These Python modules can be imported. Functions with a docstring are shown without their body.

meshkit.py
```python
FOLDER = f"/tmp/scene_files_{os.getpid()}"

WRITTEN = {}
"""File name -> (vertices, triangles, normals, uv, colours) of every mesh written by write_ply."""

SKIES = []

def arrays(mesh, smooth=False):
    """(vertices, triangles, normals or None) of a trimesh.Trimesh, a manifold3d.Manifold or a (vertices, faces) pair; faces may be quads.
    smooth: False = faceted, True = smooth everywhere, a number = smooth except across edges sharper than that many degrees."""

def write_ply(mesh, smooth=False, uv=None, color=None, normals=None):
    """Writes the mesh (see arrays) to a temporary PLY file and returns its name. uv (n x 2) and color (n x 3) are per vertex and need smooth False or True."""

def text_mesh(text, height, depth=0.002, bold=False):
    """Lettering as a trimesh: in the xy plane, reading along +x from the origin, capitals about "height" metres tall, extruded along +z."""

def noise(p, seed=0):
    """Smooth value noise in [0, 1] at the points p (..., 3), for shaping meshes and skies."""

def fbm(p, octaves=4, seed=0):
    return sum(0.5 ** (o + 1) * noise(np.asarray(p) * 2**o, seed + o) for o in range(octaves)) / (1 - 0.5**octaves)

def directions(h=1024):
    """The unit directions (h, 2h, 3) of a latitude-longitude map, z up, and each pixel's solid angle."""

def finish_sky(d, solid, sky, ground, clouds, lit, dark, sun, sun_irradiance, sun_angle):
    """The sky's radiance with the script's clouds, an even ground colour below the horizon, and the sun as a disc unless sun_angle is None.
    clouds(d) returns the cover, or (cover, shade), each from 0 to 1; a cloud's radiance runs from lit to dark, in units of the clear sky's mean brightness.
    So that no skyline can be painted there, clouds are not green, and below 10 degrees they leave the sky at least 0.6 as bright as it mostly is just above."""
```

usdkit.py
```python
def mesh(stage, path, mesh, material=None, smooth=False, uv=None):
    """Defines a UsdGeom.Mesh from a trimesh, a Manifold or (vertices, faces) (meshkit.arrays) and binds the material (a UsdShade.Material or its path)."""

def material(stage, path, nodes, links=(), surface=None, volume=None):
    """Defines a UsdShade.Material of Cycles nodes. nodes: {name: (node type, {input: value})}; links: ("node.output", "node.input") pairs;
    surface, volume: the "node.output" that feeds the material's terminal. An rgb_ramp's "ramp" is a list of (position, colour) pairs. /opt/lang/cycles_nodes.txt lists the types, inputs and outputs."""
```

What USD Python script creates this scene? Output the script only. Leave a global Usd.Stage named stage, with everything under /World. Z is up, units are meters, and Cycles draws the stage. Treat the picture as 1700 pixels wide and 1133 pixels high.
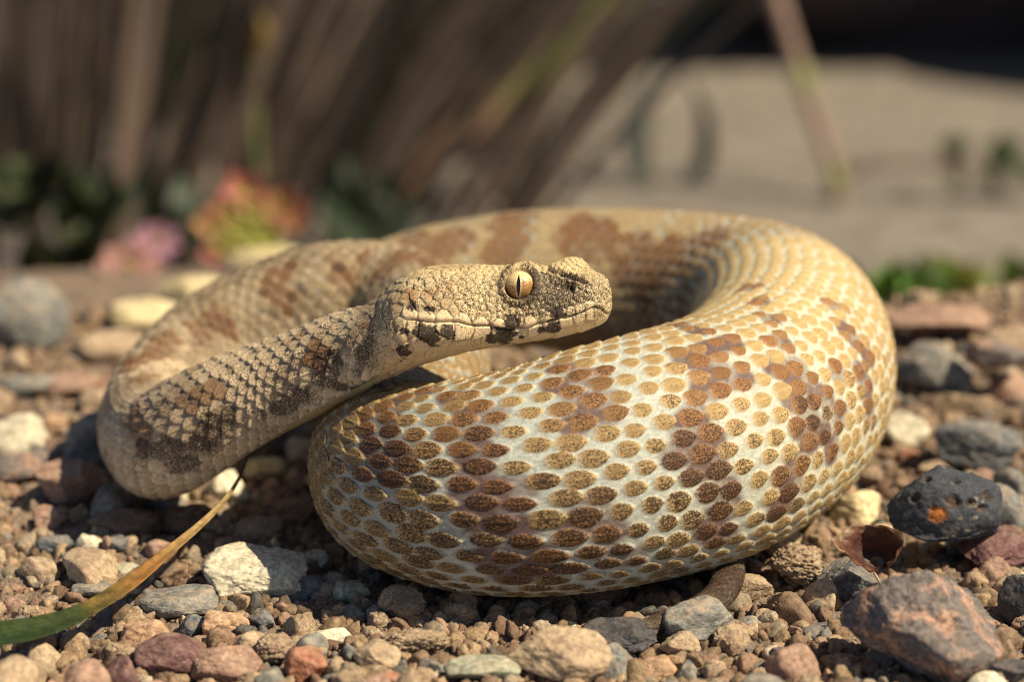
import math, random
import numpy as np, trimesh, usdkit, meshkit
from scipy.interpolate import CubicSpline, PchipInterpolator
from scipy.spatial import cKDTree
from pxr import Usd, UsdGeom, UsdLux, UsdShade, Sdf, Gf, Vt

# ------------------------------------------------------------------ camera, sky, sun
stage = Usd.Stage.CreateInMemory()
UsdGeom.SetStageUpAxis(stage, UsdGeom.Tokens.z)
UsdGeom.SetStageMetersPerUnit(stage, 1.0)
UsdGeom.Xform.Define(stage, '/World')
UsdGeom.Scope.Define(stage, '/World/Looks')
CAM = np.array([0, -.459, .178]); PITCH = math.radians(16)
cam = UsdGeom.Camera.Define(stage, '/World/camera')
cam.AddTranslateOp().Set(Gf.Vec3d(*CAM)); cam.AddRotateXOp().Set(90 - 16.0)
cam.CreateFocalLengthAttr(100.0); cam.CreateHorizontalApertureAttr(36.0); cam.CreateVerticalApertureAttr(36.0 * 683 / 1024)
cam.CreateFStopAttr(11.0); cam.CreateFocusDistanceAttr(.497); cam.CreateClippingRangeAttr((.01, 2000.0))
cam.CreateExposureAttr(0.63)
SUN = np.array([.62, -.30, .80]); SUN /= np.linalg.norm(SUN)
usdkit.material(stage, '/World/Looks/sky_look', {
    'sky': ('sky_texture', {'sky_type': 'single_scattering', 'sun_disc': False, 'sun_elevation': math.asin(SUN[2]), 'sun_rotation': math.atan2(SUN[0], SUN[1])}),
    'bg': ('background_shader', {'strength': .05})}, [('sky.color', 'bg.color')], surface='bg.background')
dome = UsdLux.DomeLight.Define(stage, '/World/sky')
UsdShade.MaterialBindingAPI.Apply(dome.GetPrim()).Bind(UsdShade.Material.Get(stage, '/World/Looks/sky_look'))
dome.GetPrim().SetCustomDataByKey('kind', 'structure')
sun = UsdLux.DistantLight.Define(stage, '/World/sun')
sun.CreateIntensityAttr(1.25); sun.CreateAngleAttr(.5); sun.CreateNormalizeAttr(True); sun.CreateColorAttr(Gf.Vec3f(1, .85, .60))
_R = Gf.Rotation(Gf.Vec3d(0, 0, 1), Gf.Vec3d(*SUN)).GetQuat()
sun.AddOrientOp(UsdGeom.XformOp.PrecisionDouble).Set(Gf.Quatd(_R.GetReal(), _R.GetImaginary()))

# ------------------------------------------------------------------ helpers
FW = np.array([0, math.cos(PITCH), -math.sin(PITCH)]); UP = np.array([0, math.sin(PITCH), math.cos(PITCH)]); RT = np.array([1., 0, 0])
K = 36 / 1700 / 100
def at(px, py, D): return CAM + D * (FW + RT * (px - 850) * K - UP * (py - 566.5) * K)     # a survey of the photograph: pixel and distance to a point
def depth(py, z): return (CAM[2] - z) / (math.sin(PITCH) + (py - 566.5) * K * math.cos(PITCH))
def sstep(a, b, x):
    t = np.clip((x - a) / (b - a), 0, 1); return t * t * (3 - 2 * t)
_used = {}
def path_for(name, parent):
    base = (str(parent.GetPath()) if parent is not None else '/World') + '/' + name
    n = _used.get(base, 0); _used[base] = n + 1
    return base if n == 0 else f'{base}_{n:03d}'
def tag(o, label=None, cat=None, group=None, kind=None):
    p = o.GetPrim() if hasattr(o, 'GetPrim') else o
    for k, v in (('label', label), ('category', cat), ('group', group), ('kind', kind)):
        if v: p.SetCustomDataByKey(k, v)
    return p
def put(name, mesh, mat, parent=None, smooth=30, col=None, aux=None, rest=None):
    m = usdkit.mesh(stage, path_for(name, parent), mesh, '/World/Looks/' + mat, smooth=smooth)
    pv = UsdGeom.PrimvarsAPI(m)
    if col is not None: pv.CreatePrimvar('col', Sdf.ValueTypeNames.Color3fArray, 'vertex').Set(Vt.Vec3fArray.FromNumpy(np.ascontiguousarray(col, np.float32)))
    if aux is not None: pv.CreatePrimvar('aux', Sdf.ValueTypeNames.Float3Array, 'vertex').Set(Vt.Vec3fArray.FromNumpy(np.ascontiguousarray(aux, np.float32)))
    if rest is not None: pv.CreatePrimvar('rest', Sdf.ValueTypeNames.Float3Array, 'vertex').Set(Vt.Vec3fArray.FromNumpy(np.ascontiguousarray(rest, np.float32)))
    return m.GetPrim()
def group_thing(name, label, cat, group=None, loc=(0, 0, 0)):
    x = UsdGeom.Xform.Define(stage, path_for(name, None)); x.AddTranslateOp().Set(Gf.Vec3d(*map(float, loc)))
    return tag(x, label, cat, group)
def catmull(pts, n, k=.75):
    p = np.asarray(pts, float); t = np.r_[0, np.cumsum(np.linalg.norm(np.diff(p[:, :3], axis=0), axis=1) ** k)]
    return CubicSpline(t, p)(np.linspace(0, t[-1], n))
def tube(pts, rad, sides=10, n=24, closed=True):
    c = catmull(pts, n) if len(pts) > 2 else np.linspace(pts[0], pts[1], n)
    r = np.interp(np.linspace(0, 1, n), np.linspace(0, 1, len(rad)), rad)
    T = np.gradient(c, axis=0); T /= np.linalg.norm(T, axis=1, keepdims=True)
    ref = np.array([.37, .81, .45]); A = np.cross(T, ref); A /= np.linalg.norm(A, axis=1, keepdims=True); B = np.cross(T, A)
    a = np.linspace(0, 2 * np.pi, sides, endpoint=False)
    v = (c[:, None] + r[:, None, None] * (np.cos(a)[None, :, None] * A[:, None] + np.sin(a)[None, :, None] * B[:, None])).reshape(-1, 3)
    f = grid_faces(n, sides)
    v = np.vstack([v, c[0], c[-1]]); k = np.arange(sides)
    f = np.vstack([f, np.c_[np.full(sides, len(v) - 2), (k + 1) % sides, k], np.c_[np.full(sides, len(v) - 1), (n - 1) * sides + k, (n - 1) * sides + (k + 1) % sides]])
    return v, f
def grid_faces(n, m, wrap=True):
    i = np.arange(n - 1)[:, None]; j = np.arange(m if wrap else m - 1)[None]; j2 = (j + 1) % m
    a, b, c, d = i * m + j, i * m + j2, (i + 1) * m + j2, (i + 1) * m + j
    return np.vstack([np.stack([a, b, c], -1).reshape(-1, 3), np.stack([a, c, d], -1).reshape(-1, 3)])
def join(parts):
    V, F, o = [], [], 0
    for v, f in parts: V.append(v); F.append(np.asarray(f) + o); o += len(v)
    return np.vstack(V), np.vstack(F)
def sheet(c, width, up, thick, col=None, fold=.15, across=6):
    """a leaf or blade: a strip along c (n,3), half widths width, folded along its midrib, with two faces"""
    c = np.asarray(c, float); n = len(c); T = np.gradient(c, axis=0); T /= np.linalg.norm(T, axis=1, keepdims=True)
    S = np.cross(T, up); S /= np.linalg.norm(S, axis=1, keepdims=True); N = np.cross(S, T)
    q = np.linspace(-1, 1, across)
    top = c[:, None] + S[:, None] * (q[None, :, None] * width[:, None, None]) + N[:, None] * ((np.abs(q) * fold)[None, :, None] * width[:, None, None])
    bot = top - N[:, None] * thick
    v = np.concatenate([top, bot[:, ::-1]], 1).reshape(-1, 3)
    return v, grid_faces(n, 2 * across)

# ------------------------------------------------------------------ materials
def look(name, nodes, links, surface='p.BSDF'): return usdkit.material(stage, '/World/Looks/' + name, nodes, links, surface=surface)
def stone_look(name, c1, c2, spot, fine=900., coarse=150., bump=.5, rough=.85, amount=.62, dust=(.46, .34, .23), dusty=.5, lo=.30, hi=.68):
    look(name, {
        'g': ('geometry', {}), 'n1': ('noise_texture', {'scale': coarse, 'detail': 5., 'roughness': .6}), 'n2': ('noise_texture', {'scale': fine, 'detail': 4., 'roughness': .7}),
        'n3': ('noise_texture', {'scale': fine * 2.2, 'detail': 3., 'roughness': .6}), 'nd': ('noise_texture', {'scale': coarse * 2.2, 'detail': 6., 'roughness': .7}),
        'r1': ('rgb_ramp', {'ramp': [(lo, c1), (hi, c2)]}), 'r2': ('rgb_ramp', {'ramp': [(.36, (.45,) * 3), (.64, (1.35,) * 3)]}),
        'mul': ('mix_color', {'blend_type': 'multiply', 'fac': .85, 'use_clamp': False}),
        'rs': ('map_range', {'from_min': amount, 'from_max': amount + .07, 'clamp': True}), 'mx': ('mix_color', {'blend_type': 'mix', 'b': spot}),
        'sx': ('separate_xyz', {}), 'up': ('map_range', {'from_min': .1, 'from_max': .95, 'to_min': 0., 'to_max': dusty, 'clamp': True}),
        'dm': ('map_range', {'from_min': .42, 'from_max': .6, 'clamp': True}), 'df': ('math', {'math_type': 'multiply'}), 'md': ('mix_color', {'blend_type': 'mix', 'b': dust}),
        'b': ('bump', {'strength': bump, 'distance': .0006}), 'ad': ('math', {'math_type': 'multiply_add', 'value2': .6}),
        'p': ('principled_bsdf', {'roughness': rough, 'specular_ior_level': .25})},
        [('g.position', 'n1.vector'), ('g.position', 'n2.vector'), ('g.position', 'n3.vector'), ('g.position', 'nd.vector'), ('n1.fac', 'r1.fac'), ('n2.fac', 'r2.fac'), ('r1.color', 'mul.a'), ('r2.color', 'mul.b'),
         ('n3.fac', 'rs.value'), ('rs.result', 'mx.fac'), ('mul.result', 'mx.a'), ('g.normal', 'sx.vector'), ('sx.z', 'up.value'), ('nd.fac', 'dm.value'), ('up.result', 'df.value1'), ('dm.result', 'df.value2'),
         ('df.value', 'md.fac'), ('mx.result', 'md.a'), ('md.result', 'p.base_color'), ('n3.fac', 'ad.value1'), ('n2.fac', 'ad.value3'), ('ad.value', 'b.height'), ('b.normal', 'p.normal')])
stone_look('grey_stone', (.10, .105, .11), (.24, .24, .22), (.05, .05, .055))
stone_look('blue_grey_stone', (.075, .085, .10), (.16, .17, .18), (.03, .03, .035), dusty=.35)
stone_look('dark_stone', (.035, .036, .045), (.085, .085, .095), (.20, .16, .12), amount=.66, dusty=.12, rough=.6)
stone_look('tan_stone', (.29, .205, .14), (.44, .34, .23), (.16, .11, .08), dusty=.3)
stone_look('clod', (.29, .205, .14), (.46, .35, .24), (.14, .10, .075), fine=1500., bump=.9, dusty=.3, rough=1.)
stone_look('cream_stone', (.46, .42, .32), (.66, .61, .47), (.24, .20, .15), dusty=.25, bump=.35)
stone_look('yellow_stone', (.50, .41, .23), (.66, .56, .34), (.34, .25, .12), dusty=.1, bump=.3)
stone_look('red_stone', (.24, .095, .06), (.36, .17, .11), (.10, .035, .03), dusty=.3)
stone_look('orange_stone', (.37, .22, .135), (.50, .33, .21), (.15, .08, .05), dusty=.3)
stone_look('purple_stone', (.105, .05, .055), (.19, .10, .10), (.30, .20, .17), dusty=.3, amount=.64)
stone_look('pink_stone', (.23, .135, .105), (.35, .225, .17), (.12, .08, .07), dusty=.35)
stone_look('pink_grey_stone', (.15, .135, .135), (.40, .25, .185), (.05, .045, .05), coarse=190., dusty=.2, amount=.58, lo=.48, hi=.58, bump=.9)
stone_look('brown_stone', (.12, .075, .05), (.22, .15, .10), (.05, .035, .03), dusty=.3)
stone_look('green_grey_stone', (.26, .27, .20), (.38, .38, .29), (.14, .13, .10), dusty=.3, bump=.3)
stone_look('soil', (.155, .11, .088), (.32, .24, .18), (.09, .07, .065), fine=1300., coarse=170., bump=1., dusty=0., rough=1.)
stone_look('path_surface', (.165, .145, .128), (.225, .197, .17), (.13, .115, .10), fine=120., coarse=6., bump=.2, dusty=0., rough=.95)
stone_look('bank_shade_rock', (.034, .026, .029), (.070, .052, .054), (.06, .05, .045), fine=60., coarse=9., bump=.4, dusty=0., rough=.95)  # shade of the far bank put into the rock colour
def col_look(name, rough=.6, spec=.4, noise=None, bump=0., trans=0.):
    nodes = {'c': ('attribute', {'attribute': 'col'}), 'g': ('geometry', {}), 'n': ('noise_texture', {'scale': noise or 800., 'detail': 4., 'roughness': .65}),
             'r': ('rgb_ramp', {'ramp': [(.35, (.62,) * 3), (.65, (1.25,) * 3)]}), 'm': ('mix_color', {'blend_type': 'multiply', 'fac': 1. if noise else 0., 'use_clamp': False}),
             'b': ('bump', {'strength': bump, 'distance': .0005}), 'p': ('principled_bsdf', {'roughness': rough, 'specular_ior_level': spec})}
    links = [('g.position', 'n.vector'), ('n.fac', 'r.fac'), ('c.color', 'm.a'), ('r.color', 'm.b'), ('m.result', 'p.base_color'), ('n.fac', 'b.height'), ('b.normal', 'p.normal')]
    surf = 'p.BSDF'
    if trans:
        nodes['t'] = ('translucent_bsdf', {}); nodes['mc'] = ('mix_closure', {'fac': trans}); links += [('m.result', 't.color'), ('p.BSDF', 'mc.closure1'), ('t.BSDF', 'mc.closure2')]; surf = 'mc.closure'
    look(name, nodes, links, surf)
col_look('gravel_look', rough=.95, spec=.2, noise=1600., bump=.6)
col_look('leaf_look', rough=.5, spec=.35, noise=700., bump=.25, trans=.3)
col_look('stem_look', rough=.65, spec=.25, noise=400., bump=.2)
col_look('iris_look', rough=.12, spec=.6)
look('pupil_look', {'p': ('principled_bsdf', {'base_color': (.006, .006, .01), 'roughness': .08, 'specular_ior_level': .6})}, [])
look('snake_skin', {
    'c': ('attribute', {'attribute': 'col'}), 'x': ('attribute', {'attribute': 'aux'}), 'q': ('attribute', {'attribute': 'rest'}), 's': ('separate_xyz', {}),
    'n1': ('noise_texture', {'scale': 4.6, 'detail': 3., 'roughness': .65}), 'n2': ('noise_texture', {'scale': 8., 'detail': 3., 'roughness': .7}), 'n3': ('noise_texture', {'scale': 3.2, 'detail': 2., 'roughness': .5, 'distortion': 1.2}),
    'a1': ('math', {'math_type': 'add'}), 'f1': ('map_range', {'from_min': .97, 'from_max': 1.05, 'clamp': True}),
    'r2': ('rgb_ramp', {'ramp': [(.34, (.50, .46, .42)), (.50, (.98, .98, .98)), (.66, (1.3, 1.3, 1.28))]}), 'mf': ('math', {'math_type': 'multiply_add', 'value2': .75, 'value3': .25}),
    'm1': ('mix_color', {'blend_type': 'multiply', 'use_clamp': False}), 'm2': ('mix_color', {'blend_type': 'mix', 'b': (.017, .010, .011)}),
    'fd': ('math', {'math_type': 'multiply', 'value2': .93}),
    'ba': ('math', {'math_type': 'multiply_add', 'value2': .8}), 'b': ('bump', {'strength': .8, 'distance': .00015}),
    'p': ('principled_bsdf', {'roughness': .58, 'specular_ior_level': .26})},
    [('q.vector', 'n1.vector'), ('q.vector', 'n2.vector'), ('q.vector', 'n3.vector'), ('x.vector', 's.vector'), ('n1.fac', 'a1.value1'), ('s.x', 'a1.value2'), ('a1.value', 'f1.value'),
     ('n2.fac', 'r2.fac'), ('s.y', 'mf.value1'), ('mf.value', 'm1.fac'), ('c.color', 'm1.a'), ('r2.color', 'm1.b'), ('m1.result', 'm2.a'), ('f1.result', 'fd.value1'), ('fd.value', 'm2.fac'), ('m2.result', 'p.base_color'),
     ('n2.fac', 'ba.value1'), ('n3.fac', 'ba.value3'), ('ba.value', 'b.height'), ('b.normal', 'p.normal')])

# ------------------------------------------------------------------ ground
def fb(x, y, s, o=4, seed=0): return meshkit.fbm(np.stack([x * s, y * s, np.zeros_like(x) + .37], -1), o, seed) - .5
def ground_z(x, y):
    x, y = np.asarray(x, float), np.asarray(y, float)
    left = sstep(.0, -.06, x); edge = .185 + .015 * fb(x, y, 12., 2, 5)
    drop = sstep(0, .10 + .42 * left, y - edge)
    z = -.0065 + .009 * fb(x, y, 45., 3, 1) + .0055 * fb(x, y, 160., 3, 2) + .014 * sstep(.1, .2, y) * sstep(.05, .12, x) * (1 + fb(x, y, 20., 2, 9))
    z = z + .004 * sstep(-.02, -.06, y)
    return z * (1 - .8 * drop) - .1215 * drop
def axis_samples(lo, hi, a, b, fine, grow):
    mid = np.arange(a, b, fine); L, R, s, p = [], [], fine, a
    while p > lo: s *= grow; p -= s; L.append(p)
    s, p = fine, mid[-1]
    while p < hi: s *= grow; p += s; R.append(p)
    return np.r_[L[::-1], mid, R]
gx = axis_samples(-1.3, 1.3, -.105, .105, .0007, 1.045); gy = axis_samples(-.5, .75, -.055, .10, .0007, 1.03)
GX, GY = np.meshgrid(gx, gy, indexing='ij'); GZ = ground_z(GX, GY)
near = np.exp(-np.maximum(0, GY - .1) * 10)
GZ = GZ + near * (.0016 * fb(GX, GY, 500., 3, 3) * 2 + .0012 * np.abs(fb(GX, GY, 1100., 2, 4)))
V = np.stack([GX, GY, GZ], -1).reshape(-1, 3)
tag(put('ground', (V, grid_faces(len(gx), len(gy), False)[:, ::-1] * 1), 'soil', smooth=True), kind='structure')
pv_ = np.array([[-60, .22, -.1125], [60, .22, -.1125], [60, 120, -.1125], [-60, 120, -.1125]]); 
tag(put('path', (pv_, np.array([[0, 1, 2], [0, 2, 3]])), 'path_surface', smooth=False), kind='structure')

# ------------------------------------------------------------------ the snake
# centre line from behind the head to the tail tip: x, y, z, radius in millimetres
SPINE = np.array([
(-15.8,28.4,42.0,8.3),
(-21.0,29.7,38.0,7.4),
(-27.1,31.8,35.6,7.7),
(-34.9,34.7,31.4,8.0),
(-41.8,37.8,27.5,8.5),
(-50.7,40.6,22.8,9.2),
(-58.7,44.2,17.3,10.0),
(-64.2,50.1,12.5,10.4),
(-68.0,59.8,10.2,10.4),
(-69.5,71.6,11.3,10.4),
(-67.0,81.8,14.0,10.8),
(-60.7,91.4,18.5,11.2),
(-50.7,96.7,22.7,11.6),
(-38.0,99.7,25.9,12.0),
(-27.0,99.8,26.2,12.0),
(-20.6,92.2,25.2,12.1),
(-17.7,77.1,23.2,12.4),
(-17.9,62.5,19.6,12.8),
(-20.2,51.1,16.0,13.6),
(-21.4,37.0,14.1,15.0),
(-17.2,23.6,14.2,17.0),
(-7.4,16.5,15.2,19.0),
(3.2,14.8,16.4,20.3),
(16.0,18.4,17.9,21.6),
(29.8,26.9,18.6,22.0),
(42.6,42.6,18.9,21.5),
(51.9,64.7,19.9,20.6),
(55.3,89.1,21.6,19.0),
(51.4,109.2,22.7,17.6),
(39.4,120.7,22.9,16.4),
(21.8,127.0,23.1,15.6),
(3.9,128.1,23.4,14.7),
(-11.5,126.9,22.6,13.5),
(-23.0,124.4,21.2,12.3),
(-31.8,119.2,17.7,11.0),
(-33.7,107.5,13.2,9.5),
(-24.4,93.2,10.3,8.0),
(-6.0,80.0,8.1,7.0),
(15.2,64.8,5.5,6.0),
(30.6,47.0,1.8,5.0),
(37.8,27.9,-1.0,3.2),
(38.2,14.3,-1.5,2.8),
(34.9,5.8,-2.6,2.4),
(28.6,0.3,-3.4,2.0),
(21.8,-5.0,-3.8,1.2)
])
HO = at(1014, 516, .5035); HB = np.array([-1, .085, .0]); HB /= np.linalg.norm(HB)          # snout tip and the head's axis, snout to neck
HU = math.cos(math.radians(3)) * UP - math.sin(math.radians(3)) * FW; HU -= HB * (HU @ HB); HU /= np.linalg.norm(HU)
HL = np.cross(HU, HB)                                                                          # towards the camera's side
def build_snake():
    sp = SPINE.copy()
    sp[0, :3] = (HO + HB * .033 + HU * -.0010) * 1000
    pre = np.array([np.r_[(HO + HB * u * .001 + HU * .0012) * 1000, 8.] for u in (12., 22.)])
    sp = np.vstack([pre, sp])
    t = np.r_[0, np.cumsum(np.linalg.norm(np.diff(sp[:, :3], axis=0), axis=1) ** .75)]
    cs, rs = CubicSpline(t, sp[:, :3]), PchipInterpolator(t, sp[:, 3])
    tt = np.linspace(0, t[-1], 6000); cc = cs(tt); ss = np.r_[0, np.cumsum(np.linalg.norm(np.diff(cc, axis=0), axis=1))] + 12.
    # ring positions along the body, close where the photograph shows detail
    seg = [(0, 1.2, .06), (1.2, 46, .13), (46, 92, .19), (92, 118, .25), (118, 185, .36), (185, 236, .6), (236, 262, .3), (262, 388, .25), (388, 470, .38), (470, 600, .8), (600, ss[-1], .3)]
    S = np.unique(np.concatenate([np.arange(a, b, d) for a, b, d in seg] + [[ss[-1]]]))
    tS = np.interp(S, ss, tt); c = cs(tS); r = rs(tS); T = cs(tS, 1); T /= np.linalg.norm(T, axis=1, keepdims=True)
    hd = S < 12.; c[hd] = (HO + HB * S[hd, None] * .001 + HU * .0012) * 1000; T[hd] = HB
    z = np.array([0, 0, 1.]); w = sstep(40, 95, S)[:, None]
    U = HU * (1 - w) + z * w; U -= T * (U * T).sum(1, keepdims=True); U /= np.linalg.norm(U, axis=1, keepdims=True); Lv = np.cross(U, T)
    roll = np.radians(24 * sstep(55, 90, S) * (1 - sstep(130, 185, S)))[:, None]; U = np.cos(roll) * U + np.sin(roll) * Lv; Lv = np.cross(U, T)
    tail = sstep(ss[-1] - 1.6, ss[-1], S); r = r * np.sqrt(np.maximum(1 - tail ** 2, 0))
    d = CAM * 1000 - c; t0 = np.unwrap(np.arctan2((d * Lv).sum(1), (d * U).sum(1)))
    t0 = np.where(S < 40, math.pi / 2, t0 * 1.0); 
    kern = np.ones(121) / 121; t0 = np.convolve(np.pad(t0, 60, mode='edge'), kern, 'valid')
    M = 420; tau = np.linspace(-np.pi, np.pi, M, endpoint=False)
    TH = t0[:, None] + (tau - .5 * np.sin(tau))[None]; TH = (TH + np.pi) % (2 * np.pi) - np.pi
    sn, cn = np.sin(TH), np.cos(TH)
    # trunk section: a little wide, the belly flat
    rr = r[:, None] * np.ones_like(TH)
    q = np.where(cn < 0, 2.35, 2.0)
    lat = np.sign(sn) * np.abs(sn) ** (2 / q) * rr * 1.03; up = np.sign(cn) * np.abs(cn) ** (2 / q) * rr * np.where(cn < 0, .95, .99)
    P = c[:, None] + Lv[:, None] * lat[..., None] + U[:, None] * up[..., None]
    # ---- head sections
    pc = lambda pts: PchipInterpolator(*np.array(pts, float).T)
    zt = pc([(0, 2.2), (.25, 3.9), (1, 5.6), (3.7, 7.2), (5.4, 8.8), (7.2, 9.1), (9.3, 8.6), (11, 7.6), (13, 7.2), (20, 7.4), (25, 7.55), (31, 7.2), (34, 6.5), (37, 5.1), (39.5, 3.3), (41.8, 1.2), (44, .1), (52, -1.9)])
    zb = pc([(0, 1.2), (.3, -.4), (.9, -1.7), (3.7, -3.3), (8, -4.6), (12.3, -5.5), (18, -6.4), (24, -7.5), (29, -8.9), (33, -10.2), (38, -12.2), (42, -14), (46, -15.6), (52, -18)])
    ww = pc([(0, .6), (.3, 2.0), (1, 3.3), (3, 4.9), (6, 5.9), (10, 6.9), (15, 8.3), (20, 9.8), (26, 11.7), (31, 12.9), (35, 12.9), (37.5, 11.9), (39.6, 9.6), (41.5, 7.8), (44, 7.4), (52, 8.2)])
    zc = pc([(0, 1.7), (1, 2.0), (6, 1.0), (15, -.2), (25, -1.8), (33, -2.8), (40, -4.5), (46, -7), (52, -9.6)])
    nh = int((S < 52).sum()); u = S[:nh, None] * np.ones((1, M)); s_, c_ = sn[:nh], cn[:nh]
    nt = np.interp(u, [0, 4, 14, 30, 44], [2.2, 2.7, 2.8, 2.5, 2.]); n2 = np.where(c_ > 0, nt, 2.15)
    hl = ww(u) * np.sign(s_) * np.abs(s_) ** (2 / n2)
    hw = zc(u) + np.where(c_ > 0, zt(u) - zc(u), zc(u) - zb(u)) * np.sign(c_) * np.abs(c_) ** (2 / n2)
    def nrm(A):
        a = np.gradient(A, axis=0); b = np.roll(A, -1, 1) - np.roll(A, 1, 1); n = np.cross(b, a); n /= np.maximum(np.linalg.norm(n, axis=2, keepdims=True), 1e-12); return n
    H = np.stack([u, hl, hw], -1); N = nrm(H)
    if (N[nh // 2, :, 1] * hl[nh // 2]).sum() < 0: N = -N
    side = np.abs(hl) / ww(u)                                        # 0 on the crown's middle line, 1 at the widest
    g = lambda du, dw, su, sw: np.exp(-(du / su) ** 2 - (dw / sw) ** 2)
    eu, ew = 15.8, 4.35; er = np.hypot(u - eu, (hw - ew)); onside = (side > .45)
    dsp = np.zeros_like(u)
    dsp += onside * (-1.5 * (1 - sstep(1.9, 2.75, er)) + .5 * np.exp(-((er - 3.05) / .6) ** 2))
    dsp += 1.9 * g(u - 15.2, hw - 8.0, 2.9, 1.25) * (side > .3)                       # brow
    dsp += .15 * g(u - 6.6, hw - 9, 2.2, 1.2)                                          # swollen top of the snout
    dsp += -.55 * g(u - 9.0, hw - 4.6, 2.6, 1.4) * onside                              # hollow before the eye
    cu = np.interp(u, [3.5, 5.5, 8, 11], [4.9, 5.6, 6.5, 7.3]); cl = sstep(3.2, 4.4, u) * (1 - sstep(10, 12, u))
    dsp += onside * cl * (.32 * np.exp(-((hw - cu - .55) / .6) ** 2) - .6 * np.exp(-((hw - cu + .25) / .28) ** 2))
    dsp += onside * (-1.3 * g(u - 6.55, hw - 4.1, .30, .85) - .7 * g(u - 7.5, hw - 4.0, .8, .8))   # nostril
    mu = np.array([.2, .9, 1.7, 2.6, 4.3, 6.6, 9.5, 12.3, 15.2, 18.6, 20.3, 23.8, 26.6, 29.8, 33, 35.5]); mw = np.array([-.5, -.35, .55, .72, 0., -.86, -1.45, -2.3, -3.15, -3.3, -2.75, -2.6, -2.0, -2.15, -1.9, -1.6])
    mline = PchipInterpolator(mu, mw)(np.clip(u, .2, 35.5)) - .0; md = hw - mline; mwt = (1 - sstep(33, 36, u)) * (side > .25)
    dsp += mwt * (-.55 * np.exp(-(md / .20) ** 2) + .18 * np.exp(-((md - .75) / .6) ** 2))
    dsp += .5 * g(u - 27, hw + 5.2, 6, 1.6) * onside                                   # jaw muscle
    H2 = H + N * dsp[..., None]
    # ---- scales of the head: cells round seeds
    rng = np.random.default_rng(7)
    seeds, kind = [], []                                               # kind: 0 small, 1 upper lip, 2 lower lip, 3 chin, 4 round the eye
    def surf(uu, wv, sgn, k):
        i = np.argmin(np.abs(S[:nh] - uu)); m = np.argmin(np.abs(hw[i] - wv) + 50 * (np.sign(hl[i]) != sgn)); seeds.append(H[i, m]); kind.append(k)
    Z = lambda X, Y: ((1530 - X) * .02865, (430 - Y) * .02865)
    for sgn in (1, -1):
        for X, Y in [(335, 452), (435, 463), (540, 466), (650, 480), (765, 490), (860, 500), (950, 490), (1050, 475), (1160, 447), (1235, 425), (1290, 425), (1345, 408), (1405, 385), (1470, 405)]: surf(*Z(X, Y), sgn, 1)
        for X, Y in [(1480, 470), (1420, 450), (1345, 465), (1270, 497), (1180, 528), (1080, 555), (985, 575), (860, 570), (760, 572), (660, 552), (545, 545), (430, 555), (350, 540)]: surf(*Z(X, Y), sgn, 2)
        for X, Y in [(1380, 520), (1260, 555), (1120, 592), (960, 620), (800, 640), (640, 640), (500, 610)]: surf(*Z(X, Y), sgn, 3)
        for a in np.linspace(0, 2 * np.pi, 14, endpoint=False): surf(eu + 3.05 * math.cos(a), ew + 3.05 * math.sin(a), sgn, 4)
    cand = rng.permutation(nh * M)[:26000]; iu, im = cand // M, cand % M; acc = np.array(seeds); ak = list(kind); sd = [1.4] * len(acc)
    acc = list(acc); arr = np.zeros((6000, 3)); arr[:len(acc)] = acc; n = len(acc)
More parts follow.
